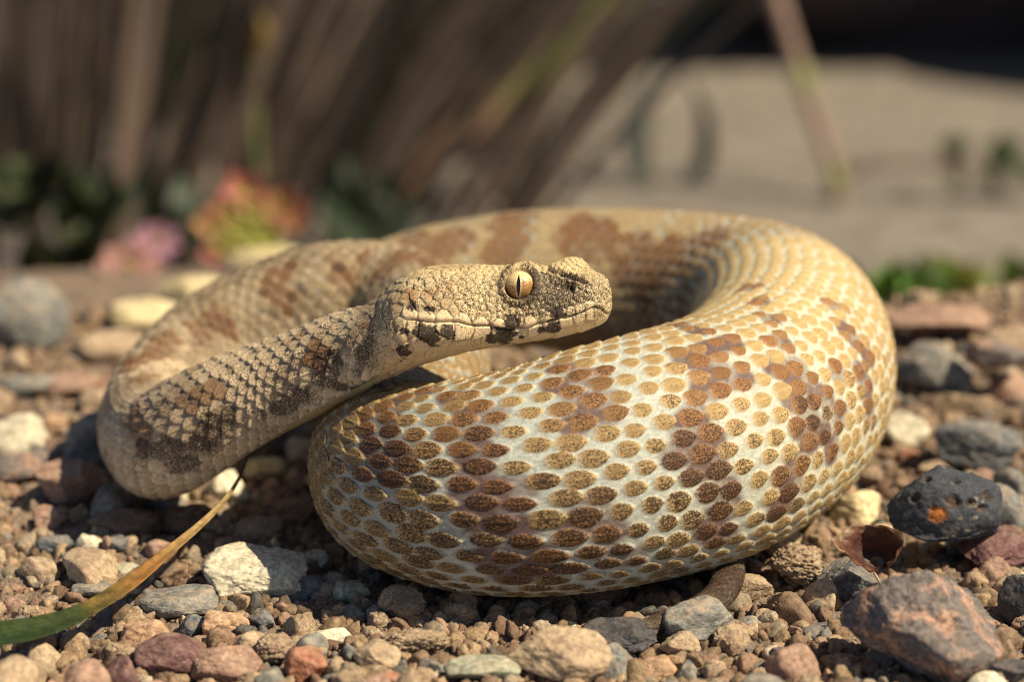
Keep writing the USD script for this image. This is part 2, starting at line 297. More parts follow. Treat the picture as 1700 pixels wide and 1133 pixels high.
    for i, m in zip(iu, im):
        p = H[i, m]; uu, l, wv = p; sdv = side[i, m]
        if uu > 47 or (abs(math.hypot(uu - eu, wv - ew)) < 2.6 and sdv > .45): continue
        below = wv < mline[i, m] - .1 and uu < 35
        if below: dd = 3.0
        elif wv < mline[i, m] + 1.5 and uu < 34 and sdv > .3: dd = 2.25
        elif uu < 14: dd = .85 if sdv > .55 else 1.0
        elif uu < 22: dd = 1.0
        elif uu < 33: dd = 1.0 + .06 * (uu - 22)
        else: dd = 1.75
        if ((arr[:n] - p) ** 2).sum(1).min() > dd * dd: arr[n] = p; ak.append(3 if below else 0); n += 1
    arr = arr[:n]; ak = np.array(ak)
    lift = lambda pu, pw, ps: np.where(pu < 35.5, np.where(pw > PchipInterpolator(mu, mw)(np.clip(pu, .2, 35.5)), 1.6, -1.6) * (1 - sstep(31., 35.5, pu)), 0)
    sA = np.c_[arr, lift(arr[:, 0], arr[:, 2], 0)]; fz = 1 - sstep(31., 35.5, arr[:, 0]); sA[ak == 1, 3] = (1.6 * fz)[ak == 1]; lo_ = (ak == 2) | (ak == 3); sA[lo_, 3] = (-1.6 * fz)[lo_]
    vA = np.c_[H.reshape(-1, 3), lift(u.ravel(), hw.ravel(), 0)]
    dist, idx = cKDTree(sA).query(vA, k=2); e = dist[:, 1] - dist[:, 0]; own = idx[:, 0]; k0 = ak[own]
    off = vA[:, 0] - sA[own, 0]
    hsc = np.where(k0 == 3, .10, np.where(k0 == 0, .14, .21)) * sstep(0, .5, e) + np.where(k0 == 0, .17, .06) * off / 1.1 * sstep(0, .3, e) + .10 * (k0 == 0) * np.exp(-(dist[:, 0] / .35) ** 2)
    hsc = hsc.reshape(u.shape) * (1 - .9 * (1 - sstep(2.3, 2.7, er)) * onside)
    headw = (1 - sstep(41, 45, u))
    H2 = H2 + N * (hsc * headw)[..., None]
    HP = HO * 1000 + HB * H2[..., :1] + HL * H2[..., 1:2] + HU * H2[..., 2:3]
    wl = sstep(41, 50, u)[..., None]
    # ---- scales of the trunk: 27 rows, each scale half a length out of step with the next row
    row_at = lambda s: np.radians(np.interp(s, [30, 110, 200, 245, 420, 540, 640], [14.0, 12.8, 10.4, 8.9, 8.9, 12., 16.])); ROW = row_at(S)[:, None]
    Lp = np.interp(S, [30, 60, 110, 200, 260, 400, 520, ss[-1]], [2.5, 2.8, 3.1, 3.5, 3.95, 3.8, 2.9, 1.5])
    phi = np.r_[0, np.cumsum(.5 * (1 / Lp[1:] + 1 / Lp[:-1]) * np.diff(S))]
    stretch = sstep(232, 285, S) * (1 - sstep(395, 470, S))          # how far the skin shows between the scales
    PH = phi[:, None] + np.zeros_like(TH); A = TH / ROW; j0 = np.round(A)
    best = np.full(TH.shape, -1.); bX = np.zeros_like(TH); bY = np.zeros_like(TH); bid = np.zeros_like(TH); bj = np.zeros_like(TH); bp = np.zeros_like(TH)
    st = stretch[:, None]; hx = .66 * (1 - st) + .475 * st; hy = .86 * (1 - st) + .49 * st; bE = np.zeros_like(TH)
    for dj in (-1, 0, 1):
        j = j0 + dj; sh = .5 * (np.mod(j, 2)); k0_ = np.round(PH - sh)
        for dk in (-1, 0, 1):
            kk = k0_ + dk; jit = np.sin(j * 12.9 + kk * 78.2) * .055; gr = 1 + .13 * np.sin(j * 31.7 + kk * 17.3)
            X = (PH - sh - kk + jit) / (hx * gr); Y = (A - j + jit * 1.5) / (hy * gr)
            prof = np.where(X < 0, np.maximum(1 - np.abs(X) ** 2.4, 0) ** .55, np.maximum(1 - np.abs(X) ** 1.75, 0) ** .72)
            edge = prof - np.abs(Y); inside = sstep(0, .22, edge) * (np.abs(X) < 1)
            ramp_ = (.22 + .78 * (X + 1) / 2) * st + (.05 + .95 * ((X + 1) / 2) ** 2) * (1 - st); hgt = inside * ramp_ * (1 - .25 * Y ** 2)
            b = hgt > best
            b &= (inside > 0) & (np.abs(j) * ROW < 2.63)
            best = np.where(b, hgt, best)
            for arr_, val in ((bX, X), (bY, Y), (bj, j), (bp, kk + sh), (bE, edge)): arr_[b] = np.broadcast_to(val, b.shape)[b]
    msk = np.maximum(best, 0); inside = sstep(.06, .26, msk + st * .16 * (meshkit.fbm(np.stack([PH * 9, A * 7, 0 * A], -1), 2, 8) - .5))
    hid = np.modf(np.abs(np.sin(bj * 127.1 + bp * 2 * 311.7) * 43758.5453))[0]
    keel = np.exp(-(bY / .075) ** 2) * sstep(-.75, -.4, bX) * (1 - sstep(.5, .9, bX)) * (np.abs(bj * ROW) < 2.0)
    belly = sstep(2.61, 2.70, np.abs(TH)); vent = np.abs(((PH * 1.0) % 1) - .5) * 2
    amp = np.interp(S, [30, 60, 200, 260, 400, 520, ss[-1]], [.46, .52, .52, .47, .42, .25, .14])[:, None]
    hgt = amp * (msk + .30 * keel * inside) * (1 - belly) + belly * .18 * sstep(0, .25, 1 - vent)
    # fine folds of the skin between
    wr = meshkit.fbm(np.stack([PH * 9, A * 9, 0 * A], -1), 3, 3) - .5
    hgt += st * .10 * wr * (1 - inside)
    NB = nrm(P); 
    o = (NB * (P - c[:, None])).sum(2); NB *= np.where(o.mean() < 0, -1, 1)
    w_h = np.zeros_like(TH); w_h[:nh] = 1 - sstep(38, 43, u)
    hgt *= 1 - w_h
    P2 = P + NB * hgt[..., None]
    P2[:nh] = HP * (1 - wl) + P2[:nh] * wl
    # ---------------------------------------------------------------- pigment, with some sun and shade painted in
    col = np.zeros(TH.shape + (3,)); dens = np.zeros_like(TH)
    ps = np.interp(bp, phi, S); pth = bj * row_at(ps)                      # the middle of the scale each vertex lies on
    def blots(sv, tv, lst):
        out = np.zeros_like(sv)
        for bs, bt, r1, a in lst:
            rb = np.interp(bs, S, r)
            sel = np.abs(sv - bs) < 3 * r1
            dt = (tv[sel] - bt + np.pi) % (2 * np.pi) - np.pi
            out[sel] = np.maximum(out[sel], a * np.exp(-((sv[sel] - bs) ** 2 + (dt * rb) ** 2) / r1 ** 2))
        return out
    rust_s = blots(ps, pth, RUST); rust_c = blots(S[:, None] + 0 * TH, TH, [(a, b, c_ * 1.15, d_) for a, b, c_, d_ in RUST])
    dark_s = blots(ps, pth, DARK); dark_c = blots(S[:, None] + 0 * TH, TH, DARK)
    mott = meshkit.fbm(np.stack([PH * .35, A * .28, 0 * A], -1), 3, 11) - .5
    r_s = sstep(.24, .5, rust_s + .25 * (hid - .5)); r_c = sstep(.35, .7, rust_c + mott * .4)
    lowf = sstep(1.25, 1.95, np.abs(TH)); 
    tan = np.array([.37, .25, .11]); pale = np.array([.58, .46, .25]); skin = np.array([.40, .43, .40]); cream = np.array([.80, .64, .44]); rust = np.array([.235, .095, .032]); purp = np.array([.11, .056, .054]); drk = np.array([.045, .026, .022])
    neckw = (1 - sstep(150, 235, S))[:, None, None]
    v = (.78 + .44 * hid)[..., None]
    strw = sstep(118, 150, S)[:, None, None]
    sc = (tan * (1 - neckw) + (np.array([.67, .525, .345]) * (1 - strw) + np.array([.47, .365, .225]) * strw) * neckw) * v
    sc = sc * (1 - (lowf * .9)[..., None] * neckw) + cream * (1 - .4 * strw) * (lowf * .9)[..., None] * neckw
    sc = sc * (1 - .5 * sstep(395, 430, S)[:, None, None]) + np.array([.50, .40, .235]) * v * .5 * sstep(395, 430, S)[:, None, None]
    # sun washout painted as lighter scales on the top of the right bend, and a pale rim towards each tip
    top = (sstep(318, 345, S) * (1 - sstep(385, 400, S)))[:, None] * (.35 + .65 * sstep(-1.1, -.2, TH))
    top = np.maximum(top, .6 * (sstep(285, 330, S) * (1 - sstep(380, 400, S)))[:, None])
    sc = sc * (1 - .62 * top[..., None]) + np.array([.62, .46, .21]) * .62 * top[..., None]
    rim = sstep(.45, .95, bX) * st + 0.6 * (1 - sstep(.12, .38, msk)) * st
    sc = sc * (1 - .5 * rim[..., None]) + pale * .5 * rim[..., None]
    sc = sc * (1 + .35 * (keel * st)[..., None])
    rm = (.85 * r_s * (.8 + .2 * sstep(-.1, .15, mott)))[..., None]; sc = sc * (1 - rm) + rust * (.75 + .6 * hid)[..., None] * rm
    sk = skin * (1 - (.5 * top)[..., None]) + np.array([.72, .66, .44]) * (.5 * top)[..., None]  # skin yellowed where the sun washout is painted
    pm = (.9 * r_c * (.6 + .4 * sstep(-.12, .12, meshkit.fbm(np.stack([PH * 1.1, A * .9, 0 * A], -1), 3, 17) - .5)))[..., None]; sk = sk * (1 - pm) + purp * pm
    sk = sk * (1 - neckw * .7) + np.array([.42, .33, .22]) * .7 * neckw
    backw = (sstep(395, 420, S))[:, None, None]
    sk = sk * (1 - .3 * backw) + np.array([.55, .50, .38]) * .3 * backw
    insc = inside * (1 - st * .8 * (1 - sstep(-.98, -.45, bX + .5 * (meshkit.fbm(np.stack([PH * 11, A * 8, 0 * A], -1), 2, 15) - .5)))); col = sk * (1 - insc[..., None]) + sc * insc[..., None]
    wsk = (wr * st * (1 - inside))[..., None]; col *= 1 + .7 * wsk
    bel = np.array([.62, .50, .27]) * (.85 + .15 * vent)[..., None]
    col = col * (1 - belly[..., None]) + bel * belly[..., None]
    groove = (1 - sstep(.02, .17, bE)) * (1 - stretch[:, None]) * (1 - belly)
    col *= (1 - .6 * groove)[..., None]; nb_ = (1 - st) * (1 - belly); col *= (1 - nb_ * (.24 * (1 - sstep(-.35, .55, bX))))[..., None]; tipc = sstep(.55, .9, bX) * sstep(.1, .3, bE) * (1 - stretch[:, None]); col *= (1 + .25 * tipc)[..., None]  # nb_ paints the shade of the overlapping tip onto each scale base
    dens = inside * (.415 + .09 * hid + .09 * sstep(3, 10, np.abs(A)) * st + .03 * r_s - .12 * top - .12 * (1 - sstep(-.9, -.2, bX)) * st - .10 * sstep(.6, 1., bX) * st) + (1 - inside) * (.22 + .12 * r_c)
    dens = dens * (1 - neckw[..., 0]) + neckw[..., 0] * (.385 + .09 * hid * inside + .03 * (1 - lowf) + .03 * strw[..., 0])
    dk = sstep(.3, .7, dark_s * .55 + dark_c * .55 + mott * .5)
    dens = dens + .13 * dk; col = col * (1 - .12 * dk[..., None]) + drk * .12 * dk[..., None]
    tl = sstep(540, 590, S)[:, None, None]; col = col * (1 - .62 * tl); dens += .08 * tl[..., 0]; tm = sstep(-.06, .08, meshkit.fbm(np.stack([S[:, None] * .16 + 0 * TH, sn * 1.2, cn * 1.2], -1), 3, 31) - .5)[..., None] * tl; col = col * (1 - .75 * tm) + np.array([.07, .035, .022]) * .75 * tm
    mo2 = sstep(-.03, .10, meshkit.fbm(np.stack([PH * .42, A * .42, 0 * A], -1), 3, 77) - .5) * neckw[..., 0] * (1 - .65 * lowf) * (1 - .35 * strw[..., 0]); col = col * (1 - .34 * mo2[..., None]) + np.array([.21, .125, .062]) * .34 * mo2[..., None]; dens = dens + .035 * mo2; dens = np.minimum(dens, .55 + .03 * hid); stip = .72 + .28 * inside
    # head
    hu, hww = u, hw
    hh = rng.random(len(arr))[own].reshape(u.shape); kk0 = k0.reshape(u.shape)
    hc = np.array([.69, .545, .32]) * (.8 + .4 * hh)[..., None]
    topw = sstep(4.5, 7, hww) * sstep(0, 3, hu); hc = hc * (1 - .45 * topw[..., None]) + np.array([.62, .47, .22]) * .45 * topw[..., None]
    hm = sstep(-.05, .1, meshkit.fbm(np.stack([hu * .28, hl * .28, hww * .28], -1), 3, 55) - .5)[..., None] * (hww > -1)[..., None]; hc = hc * (1 - .35 * hm) + np.array([.30, .18, .09]) * .35 * hm
    facew = np.exp(-((hu - 9) / 6) ** 2) * (hww < 6.5) * (hww > -1); hc = hc * (1 - .4 * facew[..., None]) + np.array([.36, .31, .23]) * .4 * facew[..., None]
    lip = ((kk0 == 1) | (kk0 == 2)) & (hu > 3.0) & (np.abs(md) < 2.1 + 1.2 * (meshkit.fbm(np.stack([hu, hl, hww], -1) * .9, 2, 44) - .5)); hc = np.where(lip[..., None], np.array([.76, .595, .38]) * (.88 + .2 * hh)[..., None], hc)
    chin = ((kk0 == 3) | (hww < mline - 2.4)) & (hu < 40); hc = np.where(chin[..., None], np.array([.66, .49, .29]), hc)
    hd_ = .452 + .06 * hh + 0.10 * facew - .04 * topw - .06 * lip - .06 * chin
    hd_ = hd_ + .02 * sstep(35, 39, hu) * (1 - sstep(43, 47, hu)) * (hww > -8) + .10 * np.exp(-((er - 3.1) / .6) ** 2) * onside
    def spots(lst):
        out = np.zeros_like(u)
        for X, Y, R, a in lst:
            pu, pw = Z(X, Y); out = np.maximum(out, a * np.exp(-((hu - pu) ** 2 + (hww - pw) ** 2) / (R * .02865) ** 2))
        return out * (side > .2)
    nz = (meshkit.fbm(np.stack([hu * 1.3, hl * 1.3, hww * 1.3], -1), 3, 21) - .5)
    bk = sstep(.35, .6, spots([(945, 505, 55, 1), (880, 585, 70, 1), (820, 600, 45, 1), (930, 550, 45, 1), (560, 560, 50, 1), (470, 590, 60, 1), (400, 565, 55, .9), (1215, 440, 45, 1), (1185, 530, 50, 1), (1120, 545, 35, .7), (345, 410, 40, .8), (450, 430, 45, .6), (290, 690, 55, .9), (300, 560, 45, .6), (1040, 150, 28, .9), (935, 140, 28, .9), (1000, 590, 40, .5)]) + nz * .9)
    rb = sstep(.35, .7, spots([(330, 345, 60, 1), (450, 330, 60, .8), (570, 290, 60, .6), (500, 410, 50, .5), (990, 130, 25, 1), (700, 260, 70, .4), (800, 300, 60, .45), (1150, 500, 25, .5)]) + nz * .5)
    hc = hc * (1 - .6 * rb[..., None]) + np.array([.36, .17, .06]) * .6 * rb[..., None]
    hc = hc * (1 - .4 * bk[..., None]) + drk * .4 * bk[..., None]; hd_ = hd_ + .20 * bk
    ns = g(hu - 6.5, hww - 4.2, .35, .9) * onside + .6 * g(hu - 7.3, hww - 4.1, .9, .8) * onside
    hc = hc * (1 - .75 * np.clip(ns, 0, 1)[..., None]) + np.array([.12, .05, .02]) * .75 * np.clip(ns, 0, 1)[..., None]
    es = (1 - sstep(2.2, 2.6, er)) * onside; hc = hc * (1 - es[..., None]) + np.array([.10, .05, .03]) * es[..., None]
    hc *= (1 - .34 * (1 - sstep(0, .2, e.reshape(u.shape))) * (kk0 != 3))[..., None]
    wc = (1 - sstep(39, 43, u)); col[:nh] = hc * wc[..., None] + col[:nh] * (1 - wc)[..., None]; dens[:nh] = hd_ * wc + dens[:nh] * (1 - wc); stip[:nh] = .85 * wc + stip[:nh] * (1 - wc)
    rest = np.stack([S[:, None] + 0 * TH, rr * sn, rr * cn], -1); rest[:nh] = H * (1 - wl) + rest[:nh] * wl
    n = len(S); V = P2.reshape(-1, 3) * .001; F = grid_faces(n, M)
    V = np.vstack([V, P2[0].mean(0) * .001, P2[-1].mean(0) * .001]); k = np.arange(M)
    F = np.vstack([F, np.c_[np.full(M, len(V) - 2), (k + 1) % M, k], np.c_[np.full(M, len(V) - 1), (n - 1) * M + k, (n - 1) * M + (k + 1) % M]])
    vol = np.einsum('ij,ij->i', V[F[:, 0]], np.cross(V[F[:, 1]], V[F[:, 2]])).sum()
    if vol < 0: F = F[:, ::-1]
    pad = lambda a: np.vstack([a.reshape(-1, 3), a[0].mean(0), a[-1].mean(0)])
    aux = np.stack([dens, stip, 0 * dens], -1)
    global SN_DEBUG; SN_DEBUG = dict(P=P2 * .001, S=S, TH=TH, c=c * .001, r=r * .001)
    return V, F, pad(np.clip(col, .01, .9)), pad(aux), pad(rest), c * .001, r * .001
RUST = [
 (265.5,-0.979,2.7,1.00), (265.2,-1.159,2.7,1.00), (268.8,-1.168,2.7,1.00), (270.0,-0.935,2.7,1.00), (267.8,-0.178,2.7,1.00), (280.2,-0.593,2.7,1.00), (281.8,-1.274,2.7,1.00), (282.0,-1.618,2.7,1.00), (283.0,-1.830,2.7,1.00), (283.8,-2.032,2.7,1.00), (8.0,2.540,2.7,1.00), (294.0,-0.606,2.7,1.00), (308.5,-0.744,2.7,1.00), (305.0,-0.934,2.7,1.00), (302.8,-1.122,2.7,1.00), (305.5,-1.331,2.7,1.00), (307.2,-1.697,2.7,1.00), (304.0,-1.893,2.7,1.00), (321.8,-0.714,2.7,1.00), (320.8,-1.249,2.7,1.00), (322.0,-1.417,2.7,1.00), (318.8,-1.552,2.7,1.00), (335.0,-0.991,2.7,1.00), (331.0,-1.303,2.7,1.00), (265.5,-0.643,2.7,1.00), (266.8,-0.930,2.7,1.00), (265.0,-0.814,2.7,1.00), (262.0,-0.697,2.7,1.00), (264.2,-0.425,2.7,1.00), (277.2,-0.522,2.7,1.00), (279.2,-0.714,2.7,1.00), (278.2,-0.905,2.7,1.00), (276.2,-0.730,2.7,1.00), (274.0,-0.328,2.7,1.00), (278.8,-1.230,2.7,1.00), (277.8,-1.381,2.7,1.00), (279.5,-1.565,2.7,1.00), (280.5,-1.382,2.7,1.00), (279.5,-1.879,2.7,1.00), (281.0,-2.115,2.7,1.00), (278.2,-1.078,2.7,1.00), (289.2,-0.367,2.7,1.00), (291.2,-0.106,2.7,1.00), (290.8,-0.571,2.7,1.00), (289.5,-0.794,2.7,1.00), (293.0,-0.342,2.7,1.00), (294.2,-0.390,2.7,1.00), (11.1,2.314,2.7,1.00), (291.0,-0.637,2.7,1.00), (293.0,-0.774,2.7,1.00), (289.2,-1.503,2.7,1.00), (287.5,-1.606,2.7,1.00), (303.0,-0.990,2.7,1.00), (301.0,-1.203,2.7,1.00), (304.2,-1.360,2.7,1.00), (306.0,-1.153,2.7,1.00), (306.8,-1.558,2.7,1.00), (305.8,-1.746,2.7,1.00), (307.5,-1.979,2.7,1.00), (314.5,-0.352,2.7,1.00), (309.2,-0.407,2.7,1.00), (311.5,-0.578,2.7,1.00), (314.2,-0.721,2.7,1.00), (318.2,-0.349,2.7,1.00), (317.2,-0.062,2.7,1.00), (317.8,0.191,2.7,1.00), (323.8,-0.829,2.7,1.00), (326.0,-0.989,2.7,1.00), (321.2,-1.031,2.7,1.00), (323.2,-1.193,2.7,1.00), (328.5,-1.102,2.7,1.00), (325.2,-1.356,2.7,1.00), (327.5,-1.545,2.7,1.00), (318.2,-1.650,2.7,1.00), (316.8,-1.811,2.7,1.00), (341.2,-1.432,2.7,1.00), (348.2,-1.030,2.7,1.00), (342.0,-1.114,2.7,1.00), (342.5,-1.247,2.7,1.00), (347.5,-0.889,2.7,1.00), (293.5,-1.981,2.7,1.00), (290.2,-1.858,2.7,1.00), (291.2,-1.683,2.7,1.00), (352.8,0.266,2.7,1.00), (333.8,-0.255,2.7,1.00), (328.0,-0.524,2.7,1.00), (326.2,-0.785,2.7,1.00), (340.8,-0.011,2.7,1.00), (352.8,-0.523,2.7,1.00), (347.5,-0.748,2.7,1.00), (460.6,0.450,4.0,1.00), (461.3,0.741,4.0,1.00), (462.9,0.927,4.0,1.00), (459.8,0.117,4.0,1.00), (446.9,0.670,4.0,1.00), (446.5,0.889,4.0,1.00), (445.8,0.366,4.0,1.00), (6.8,0.470,4.0,1.00), (441.2,0.548,4.0,1.00), (439.3,0.764,4.0,1.00), (428.3,0.851,4.0,1.00), (423.0,1.072,4.0,1.00), (427.5,1.267,4.0,1.00), (432.5,1.124,4.0,1.00), (421.8,0.741,4.0,1.00), (414.2,0.687,4.0,1.00), (416.1,0.890,4.0,1.00), (430.9,0.728,4.0,1.00), (472.4,0.478,4.0,1.00), (475.6,0.619,4.0,1.00), (480.4,0.244,4.0,1.00), (434.4,1.038,4.0,1.00), (0.5,0.246,4.0,1.00), (410.0,0.520,4.0,1.00), (157.6,-0.977,3.2,1.00), (159.0,-1.235,3.2,1.00), (159.4,-0.742,3.2,1.00), (177.0,-0.569,3.2,1.00), (191.0,-0.608,3.2,1.00), (173.8,-1.039,3.2,1.00), (188.6,-0.385,3.2,1.00), (187.4,0.202,3.2,1.00), (191.6,0.279,3.2,1.00), (141.4,-0.928,3.2,1.00), (142.8,-1.165,3.2,1.00), (135.6,-0.859,3.2,1.00), (128.4,-0.440,3.2,1.00), (123.8,-0.345,3.2,1.00), (170.6,-0.827,3.2,1.00), (186.2,-0.066,3.2,1.00), (120.9,0.073,3.2,1.00), (111.8,-0.251,3.2,1.00), (51.5,1.338,2.2,0.90), (52.3,1.461,2.0,0.90), (50.6,1.412,2.0,0.90), (77.2,0.816,2.4,0.90), (74.7,0.842,2.4,0.90), (80.2,0.695,2.4,0.90), (79.1,0.932,2.0,0.90), (56.4,0.739,1.5,0.90), (91.0,0.566,3.0,0.90), (88.7,0.923,3.0,0.90), (41.4,1.328,1.2,0.90),
]
DARK = [
 (52.1,1.829,3.0,1.00), (49.8,1.689,2.2,1.00), (42.7,1.821,2.4,1.00), (40.7,2.100,2.0,1.00), (61.2,2.087,3.0,1.00), (63.7,2.067,2.6,1.00), (58.3,2.099,2.6,1.00), (77.5,1.418,3.0,1.00), (80.2,1.600,3.0,1.00), (74.7,1.423,2.5,1.00), (68.2,1.870,1.5,1.00), (45.0,2.124,1.8,1.00), (51.7,2.266,1.8,1.00), (258.5,-0.248,1.8,1.00), (86.1,1.737,3.0,1.00), (86.3,1.389,3.0,1.00), (88.9,1.257,3.0,1.00), (36.6,2.149,2.0,1.00), (33.4,2.127,2.0,1.00), (265.8,-0.809,3.0,0.75), (269.0,-1.001,2.5,0.75), (279.0,-0.813,2.1,0.75), (278.5,-1.117,2.5,0.75), (279.5,-1.382,2.5,0.75), (281.0,-1.512,2.5,0.75), (291.2,-0.321,1.7,0.75), (290.2,-0.703,1.7,0.75), (288.5,-1.558,2.5,0.75), (301.2,-1.240,2.5,0.75), (303.5,-1.404,2.5,0.75), (306.8,-1.587,3.0,0.75), (308.0,-1.901,3.0,0.75), (323.5,-1.076,2.1,0.75), (325.8,-1.230,2.5,0.75), (326.5,-1.425,2.5,0.75), (317.2,-1.691,2.5,0.75), (290.5,-1.965,3.0,0.75), (276.2,-1.703,2.5,0.75), (305.8,-1.445,3.0,0.75), (304.2,-1.657,3.0,0.75), (279.2,-1.430,2.5,0.75), (280.2,-1.687,3.0,0.75), (268.5,-1.072,2.5,0.75), (267.2,-1.273,2.5,0.75), (302.8,-1.137,2.1,0.75), (325.0,-1.255,2.5,0.75), (315.0,-1.861,2.5,0.75), (297.8,-2.005,3.0,0.75), (282.8,-2.034,3.0,0.75), (277.8,-1.038,2.1,0.75), (273.2,-1.193,1.7,0.75), (307.8,-1.991,2.5,0.75), (305.2,-1.805,2.5,0.75), (319.5,-1.801,2.5,0.75), (286.5,-1.963,2.5,0.75), (279.5,-1.974,2.5,0.75), (292.0,-1.911,2.5,0.75), (264.8,-0.860,2.5,0.75), (302.0,-1.345,2.1,0.75), (427.1,1.505,3.4,0.75), (431.3,1.378,3.4,0.75), (423.3,1.310,3.4,0.75), (163.4,-1.072,1.7,0.75), (197.6,-0.520,2.5,0.75), (170.6,-0.827,1.7,0.75),
]
V, F, col, aux, rest, SC, SR = build_snake()
snake = group_thing('viper', 'tan scaled viper coiled on the rubble with its head resting on its body', 'snake')
put('body', (V, F), 'snake_skin', snake, smooth=True, col=col, aux=aux, rest=rest)
def eyeball(sgn):
    ctr = HO + HB * .0158 + HU * .00435
    surf_l = .00665
    ec = ctr + HL * sgn * (surf_l - .0006)
    s = trimesh.creation.icosphere(5, 1.0); v = np.array(s.vertices); f = np.array(s.faces)
    R = .00254
    out = HL * sgn; wv = ec + (HB * v[:, :1] + HU * v[:, 2:3]) * R + out * v[:, 1:2] * R * .95
    n = meshkit.fbm(v * 9, 4, 5); n2 = meshkit.fbm(v * 22, 2, 8)
    low = 1 - sstep(-.1, .4, v[:, 2] + .25 * v[:, 0] + (n - .5) * .9)
    c = np.array([.78, .58, .31]) * (1 - low[:, None]) + np.array([.46, .26, .10]) * low[:, None]
    sp = sstep(.50, .58, n2 + .10 * low - .06 * (1 - low)); c = c * (1 - .7 * sp[:, None]) + np.array([.16, .06, .02]) * .7 * sp[:, None]
    rimp = np.exp(-((np.hypot(v[:, 0] / .17, v[:, 2] / .85) - 1.05) / .25) ** 2); c = c * (1 - .6 * rimp[:, None]) + np.array([.82, .62, .34]) * .6 * rimp[:, None]
    if sgn > 0 and np.linalg.det(np.stack([HB, out, HU])) < 0: f = f[:, ::-1]
    if sgn < 0 and np.linalg.det(np.stack([HB, out, HU])) < 0: f = f[:, ::-1]
    e = put('eye', (wv, f), 'iris_look', snake, smooth=True, col=c)
    # slit pupil: a narrow upright lens on the ball
    th = np.linspace(-1, 1, 25); hw_ = .13 * (1 - np.abs(th) ** 1.7); q = np.linspace(-1, 1, 7)
    X = hw_[:, None] * q[None]; Zz = (th * .80)[:, None] + 0 * X; Y = np.sqrt(np.maximum(1 - X ** 2 - Zz ** 2, 0)) + .012
    pvv = ec + (HB * X[..., None] + HU * Zz[..., None]) * R + out * Y[..., None] * R * .95
    ff = grid_faces(25, 7, False)
    put('pupil', (pvv.reshape(-1, 3), ff), 'pupil_look', e, smooth=True)
eyeball(1); eyeball(-1)
SNAKE_TREE = cKDTree(SC[::4]); SNAKE_R = SR[::4]
def clear_of_snake(p, rad):
    d, i = SNAKE_TREE.query(p, k=40); return np.all(d > SNAKE_R[i] + rad)

# ------------------------------------------------------------------ stones
ICO = {k: trimesh.creation.icosphere(k, 1.0) for k in (0, 1, 2, 3, 4, 5)}
def rock_shape(seed, dims, level=4, cuts=11, rough=.05, soft=.03, lump=.0, sharp=1.):
    """an irregular stone: a ball cut by planes, its edges worn, its faces pitted"""
    rng = np.random.default_rng(seed); d = np.array(ICO[level].vertices); f = np.array(ICO[level].faces)
    nn = rng.normal(size=(cuts, 3)); nn /= np.linalg.norm(nn, axis=1, keepdims=True)
    off = rng.uniform(.58, .98, cuts) if sharp else rng.uniform(.8, 1., cuts)
    dots = d @ nn.T; rad = np.where(dots > .05, off / np.maximum(dots, .05), 9.)
    rad = np.c_[rad, np.ones(len(d)) * 1.04]
    k = soft; m = rad.min(1, keepdims=True); rr = m[:, 0] - k * np.log(np.exp(-(rad - m) / k).sum(1))
    o = rng.uniform(0, 50, 3)
    rr = rr + rough * 2 * (meshkit.fbm(d * 3 + o, 4, seed) - .5) + lump * (np.abs(meshkit.fbm(d * 5 + o, 3, seed + 1) - .5) * 2 - .2) + (.35 * rough + .25 * lump) * (meshkit.fbm(d * 14 + o, 3, seed + 2) - .5) * 2
    return d * rr[:, None] * np.asarray(dims)[None], f
def turn(v, rng, tilt=.35):
    from scipy.spatial.transform import Rotation as R
    return R.from_euler('zxy', [rng.uniform(0, 6.28), rng.normal(0, tilt), rng.normal(0, tilt)]).apply(v)
NAMED = []
def stone(px, py, w, h, mat, label, ref, seed, name='stone', kind='rock', sink=.12, D=None, spin=None, flat=1., cat='stone', level=None, group=None):
    """a stone whose outline in the photograph is w x h pixels about px, py, standing on the ground there"""
    D0 = D or depth(py, .0)
    for _ in range(5):
        hm = h * K * D0; p = at(px, py, D0); gz = float(ground_z(p[0], p[1]))
        if D is None: D0 = depth(py, gz + hm * (.42 - sink))
    p = at(px, py, D0); wm = w * K * D0; hm = h * K * D0
    depth_m = .5 * (wm + hm) * .9; hz = max((hm - depth_m * .27), hm * .55) * flat
    rng = np.random.default_rng(seed)
    lv = level or (5 if w > 95 else 4 if w > 45 else 3)
    par = dict(rock=dict(cuts=19, rough=.085, soft=.010), round=dict(cuts=12, rough=.07, soft=.035), clod=dict(cuts=8, rough=.12, soft=.06, lump=.28), slab=dict(cuts=16, rough=.05, soft=.014))[kind]
    v, f = rock_shape(seed, (1, 1, 1), lv, **par)
    a = rng.uniform(0, 6.28) if spin is None else math.radians(spin); R = np.array([[math.cos(a), -math.sin(a), 0], [math.sin(a), math.cos(a), 0], [0, 0, 1]])
    v = v @ R.T
    ext = (v.max(0) - v.min(0)); mid = (v.max(0) + v.min(0)) / 2
    v = (v - mid) / ext * np.array([wm, depth_m, hz])
    sx = f'{"stone" if name == "stone" else name}'
    m = usdkit.mesh(stage, path_for(sx, None), (v, f), '/World/Looks/' + mat, smooth=35 if kind in ('rock', 'slab') else True)
    m.AddTranslateOp().Set(Gf.Vec3d(*map(float, p)))
    tag(m, label, cat, group)
    NAMED.append((p, max(wm, hm) / 2, ref))
    return p, (wm, depth_m, hz)
